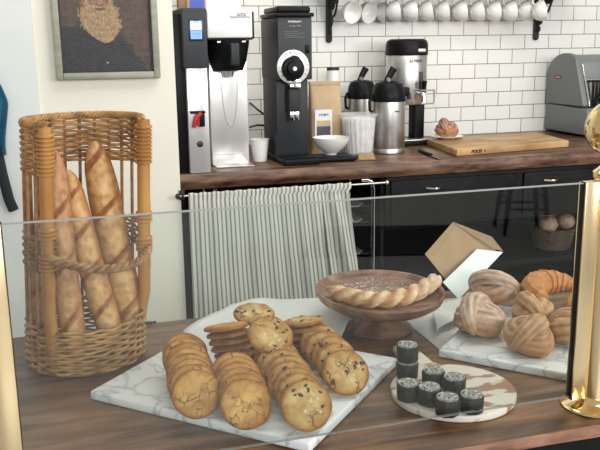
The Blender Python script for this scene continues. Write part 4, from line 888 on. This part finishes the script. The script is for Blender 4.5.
# ------------------------------------------------------------------ shelf, brackets and hanging cups
sh = thing('wall_shelf', 'dark wall shelf above the tiles with a row of cup hooks', 'shelf', (1.98, BW, 1.722))
MB().box(-.80, .80, -.25, -.001, 0, .025, .003).build('shelf_board', M['blackwood'], sh)
CY = 3.955
def scroll(t):
    mb = MB(); pts = []
    def spiral(cy, cz, r0, r1, a0, a1): return [(0, cy+(r0+(r1-r0)*i/28)*cos(a0+(a1-a0)*i/28), cz+(r0+(r1-r0)*i/28)*sin(a0+(a1-a0)*i/28)) for i in range(29)]
    bar = MB().box(-.016, .016, -.016, -.001, -.258, -.002, .003).box(-.014, .014, -.22, -.001, -.016, -.002, .003)
    bar.lathe([(.012, -.008), (.014, 0), (.012, .008)], 16, Matrix.Translation((0, -.010, -.252)) @ Matrix.Rotation(pi/2, 4, 'Y'))
    bar.build('bracket_bar', M['iron'], t)
    mb.tube(spiral(-.055, -.065, .045, .006, 0, 4.2*pi), .008, 8).tube(spiral(-.125, -.045, .032, .005, pi, -2.6*pi), .008, 8).tube(spiral(-.036, -.155, .028, .005, pi*.5, 4*pi), .007, 8)
    mb.tube([(0, -.015+(-.185)*t_/20, -.225+.20*(t_/20)**.7+.02*sin(t_/20*pi*3)) for t_ in range(21)], .006, 8).tube(spiral(-.028, -.205, .018, .004, 0, 3*pi), .006, 8)
    mb.build('scrollwork', M['iron'], t)
xb1, xb2 = oy(329, 35, BW-.01).x, oy(536, 35, BW-.01).x
for x, lb in ((xb1, 'black scrolled iron shelf bracket left of the hanging cups'), (xb2, 'black scrolled iron shelf bracket right of the hanging cups')):
    t = thing('shelf_bracket', lb, 'bracket', (x, BW-.0008, 1.7215)); scroll(t)
def cup():
    t = thing('teacup', '', 'cup', (0, 0, 0))
    # axis along +x (the mouth), handle on top (+z)
    R = Matrix.Rotation(pi/2, 4, 'Y')
    MB().lathe([(0, -.034), (.019, -.034), (.022, -.033), (.023, -.030), (.029, -.027), (.043, -.013), (.0515, .006), (.0555, .027), (.056, .030), (.054, .030), (.0495, .007), (.041, -.010), (.026, -.023), (0, -.026)], 44, R).build('cup_body', M['porcelain'], t)
    MB().tube([(.018, 0, .052), (.014, 0, .072), (-.004, 0, .080), (-.018, 0, .070), (-.022, 0, .050), (-.016, 0, .040)], .0045, 10).build('cup_handle', M['porcelain'], t)
    return t
cp = cup(); first = True
cupx = [349.5, 366, 382, 392.5, 409, 425, 441.5, 459, 476, 492, 508, 523.5, 538]
names = ['leftmost, its open mouth turned outward', 'second cup from the left, also showing its open mouth', 'shaded and half hidden, third from left', 'fourth', 'fifth', 'sixth', 'seventh, the middle cup of the row', 'eighth', 'ninth', 'tenth', 'eleventh', 'twelfth, next to last at the right', 'last cup, in front of the right bracket']
hk = MB()
for i, u in enumerate(cupx):
    yy = CY+({1: .062, 2: .078}.get(i, 0)) if i < 12 else CY-.08
    p = oy(u, 11.5, yy); o = cp if first else dup(cp); first = False
    o.location = (p.x, yy, p.z)
    rz = {0: -1.25, 1: -1.15, 2: -.5}.get(i, -.18+random.uniform(-.10, .10)); o.rotation_euler = (0, radians(-12+random.uniform(-4, 4)) if i > 2 else radians(14), rz); 
    nm = names[i]; o['label'] = 'white teacup hanging under the shelf, '+(nm if i < 3 or i == 12 or ',' in nm else nm+' from the left end'); o['group'] = 'white cups hanging in a row'
    top = o.location+o.rotation_euler.to_matrix() @ Vector((-.006, 0, .080)); 
    h_ = MB().tube([(top.x+.0, top.y, 1.721), (top.x, top.y, top.z+.012), (top.x+.006, top.y-.006, top.z-.002), (top.x, top.y-.012, top.z-.011), (top.x-.008, top.y-.012, top.z-.004)], .0018, 6).build('cup_hook', M['chrome'], sh)
    h_.matrix_parent_inverse = Matrix.Translation(sh.location).inverted()
# ------------------------------------------------------------------ curtain, rod, tray rack
CYR = 3.150
cr = thing('curtain_rod', 'thin steel curtain rod below the walnut counter', 'curtain rod', (0, CYR, 0))
a, b = oy(178, 196.5, CYR), oy(387, 182.5, CYR); zr = (a.z+b.z)/2
a.z += 0; MB().tube([(a.x, 0, a.z), (b.x, 0, b.z)], .0042, 10).build('rod', M['steel'], cr)
MB().lathe([(0, -.010), (.009, -.004), (.010, 0), (.008, .005), (0, .008)], 16, Matrix.Translation((b.x, 0, b.z)) @ Matrix.Rotation(pi/2, 4, 'Y')).build('end_knob', M['brass2'], cr)
MB().lathe([(0, -.012), (.011, -.006), (.012, 0), (.010, .006), (0, .010)], 16, Matrix.Translation((a.x, 0, a.z)) @ Matrix.Rotation(pi/2, 4, 'Y')).tube([(a.x+.018, -.006, a.z), (a.x+.018, .03, a.z)], .006, 8).box(a.x+.008, a.x+.030, .020, .0295, a.z-.02, a.z+.02, .003).build('wall_bracket', M['iron'], cr)
x0 = oy(188, 200, CYR).x; xt = oy(349, 190, CYR).x; xe = oy(354.5, 262, CYR).x; zT = zr+.012
NXc, NZc = 330, 60; vs = []; fs = []; cs = []
for j in range(NZc+1):
    t = j/NZc; z = zT-t*.66
    right = xt-.012+ (xe-xt+.015)*min(1, t*2.1)+.22*max(0, t-.45)*.4 if t > .04 else xt+.004
    for i in range(NXc+1):
        s = i/NXc; x = x0+(right-x0)*s
        amp = .002+.005*min(1, t*3)*(.3+.7*s); fold = sin(s*62+1.2*sin(s*9))*amp+.006*sin(s*23+t*2)*(.3+t)+.012*noise.noise((s*6, t*3, 1))*(t > .05)
        if s > .82: fold += .022*sin((s-.82)*55-t*2.5)*min(1, t*4+.2)
        if t < .05: fold = fold*.6+.0015*sin(s*260)
        y = -.012+fold*.8; y = min(y, .012)
        ztop = (a.z+(b.z-a.z)*((x-a.x)/(b.x-a.x)))+.013
        zz_ = ztop-t*.66+.0015*sin(s*90)*(1 if j == 0 else 0)
        st_ = (s*38) % 1; c = (.58, .58, .52) if .42 < st_ else ((.20, .21, .19) if .06 < st_ < .34 else (.36, .37, .33))
        cs.append(c); vs.append((x, CYR+y-.004, zz_))
for j in range(NZc):
    for i in range(NXc): k = j*(NXc+1)+i; fs.append((k, k+1, k+NXc+2, k+NXc+1))
o = MB().add(vs, fs, cs).build('curtain', M['ticking']); so = o.modifiers.new('t', 'SOLIDIFY'); so.thickness = .0012
tag(o, 'grey and white striped cloth curtain hanging from the rod under the counter', 'curtain')
RY = 3.30; rk = thing('tray_rack', 'metal rack of baking trays in the dark behind the striped curtain', 'rack', (0, RY, .0))
xr = oy(373, 230, RY).x
def post_(x, y): return [(x-.06, y, .872-.012), (x-.03, y, .868-.008), (x-.008, y, .848), (x, y, .815), (x, y, .6), (x, y, .427)]
MB().tube(post_(xr, .0), .0125, 12).build('upright', M['chrome'], rk)
MB().tube(post_(xr, .30), .009, 12).build('upright', M['chrome'], rk)
MB().tube([(.60, 0, .86), (.60, 0, .427)], .009, 12).build('upright', M['chrome'], rk)
MB().tube([(.60, .30, .86), (.60, .30, .427)], .009, 12).build('upright', M['chrome'], rk)
xs_ = oy(362, 205, RY).x
for k, v in enumerate((204.5, 220, 252)):
    z = oy(360, v, RY).z; MB().tube([(.60, .004, z-.010), (xr, .004, z-.010)], .0025, 6).tube([(.60, .296, z-.010), (xr, .296, z-.010)], .0025, 6).build('runner', M['iron'], rk)
    t = tag(MB().prism([(.63, z-.0055), (xs_-.02, z-.0055), (xs_, z+.008), (xs_-.003, z+.008), (xs_-.022, z-.003), (.632, z-.003), (.615, z+.008), (.612, z+.008)], RY-.012, RY+.29, 'xz').build('baking_tray', mat('tray_aluminium', (.62, .60, .52), .35, .9)), 'aluminium baking tray '+['in the top slot', 'in the second slot', 'in the lowest slot'][k]+' of the rack', 'tray', 'baking trays in the rack')
# ------------------------------------------------------------------ bread basket under the counter at the right
q = oy(556, 245, 3.40)
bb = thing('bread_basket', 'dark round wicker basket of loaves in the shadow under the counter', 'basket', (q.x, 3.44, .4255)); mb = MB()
for i in range(12):
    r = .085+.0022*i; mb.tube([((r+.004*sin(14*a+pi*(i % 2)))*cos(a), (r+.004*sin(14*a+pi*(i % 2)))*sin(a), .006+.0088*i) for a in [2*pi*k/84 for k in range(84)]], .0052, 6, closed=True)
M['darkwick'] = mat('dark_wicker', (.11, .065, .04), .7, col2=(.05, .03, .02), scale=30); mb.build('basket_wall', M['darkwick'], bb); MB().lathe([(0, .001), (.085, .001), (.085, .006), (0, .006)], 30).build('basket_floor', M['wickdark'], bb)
for k, (dx_, dy_, dz_, an) in enumerate([(-.052, -.04, .115, .3), (.052, -.035, .125, 1.1), (0, .062, .14, .1)]):
    mb = MB(); mb.tube([(-.045+.09*i/30, 0, .012*sin(pi*i/30)) for i in range(31)], lambda t: .042*max(.08, 1-abs(2*t-1)**3)**.6, 20, colf=lambda a, t: (.42, .27, .18), prof=lambda a, t: 1+.06*cos(5*a+t*14))
    o = mb.build('bread_roll', M['crust']); o.location = (q.x+dx_, 3.44+dy_, .4255+dz_); o.rotation_euler = (0, 0, an); tag(o, 'brown bread roll in the dark wicker basket, '+['at its left side', 'at its right side', 'behind the other two'][k], 'bread', 'rolls in the dark basket')
# ------------------------------------------------------------------ customer side: things mirrored faintly in the glass
def mir(u, v):
    p = oz(u, v, 0); return Vector((p.x, 2*GY-p.y, 0))
l1, l2, l3 = mir(500, 230), mir(529, 246), mir(538, 240)
sc0 = (l1+l2)/2+Vector((.17, -.18, 0)); st = thing('bar_stool', 'dark painted wooden stool on the customer side, mirrored in the glass guard', 'stool', (sc0.x, sc0.y, 0), .3)
MB().lathe([(0, .70), (.16, .70), (.175, .708), (.178, .722), (.165, .735), (.10, .732), (0, .728)], 40).build('seat', M['stoolm'], st)
for k in range(4):
    a = pi/4+k*pi/2; MB().tube([(.24*cos(a), .24*sin(a), .001), (.20*cos(a), .20*sin(a), .25), (.12*cos(a), .12*sin(a), .705)], lambda t: .014+.008*sin(pi*t), 12).build('leg', M['stoolm'], st)
    b = a+pi/2; z = .20+.08*(k % 2); rr = .205; MB().tube([(rr*cos(a), rr*sin(a), z), (rr*cos(b), rr*sin(b), z)], .010, 8).build('rung', M['stoolm'], st)
p = [mir(300, 258), mir(436, 255), mir(455, 226), mir(320, 228)]
mb = MB(); mb.sm = False; o = mb.add([(q.x, q.y, .0005) for q in p]+[(q.x, q.y, .012) for q in p], [(0, 1, 2, 3), (7, 6, 5, 4)]+[(i, (i+1) % 4, 4+(i+1) % 4, 4+i) for i in range(4)]).build('door_mat', M['mat_']); tag(o, 'black rubber mat on the floor of the customer side', 'mat')
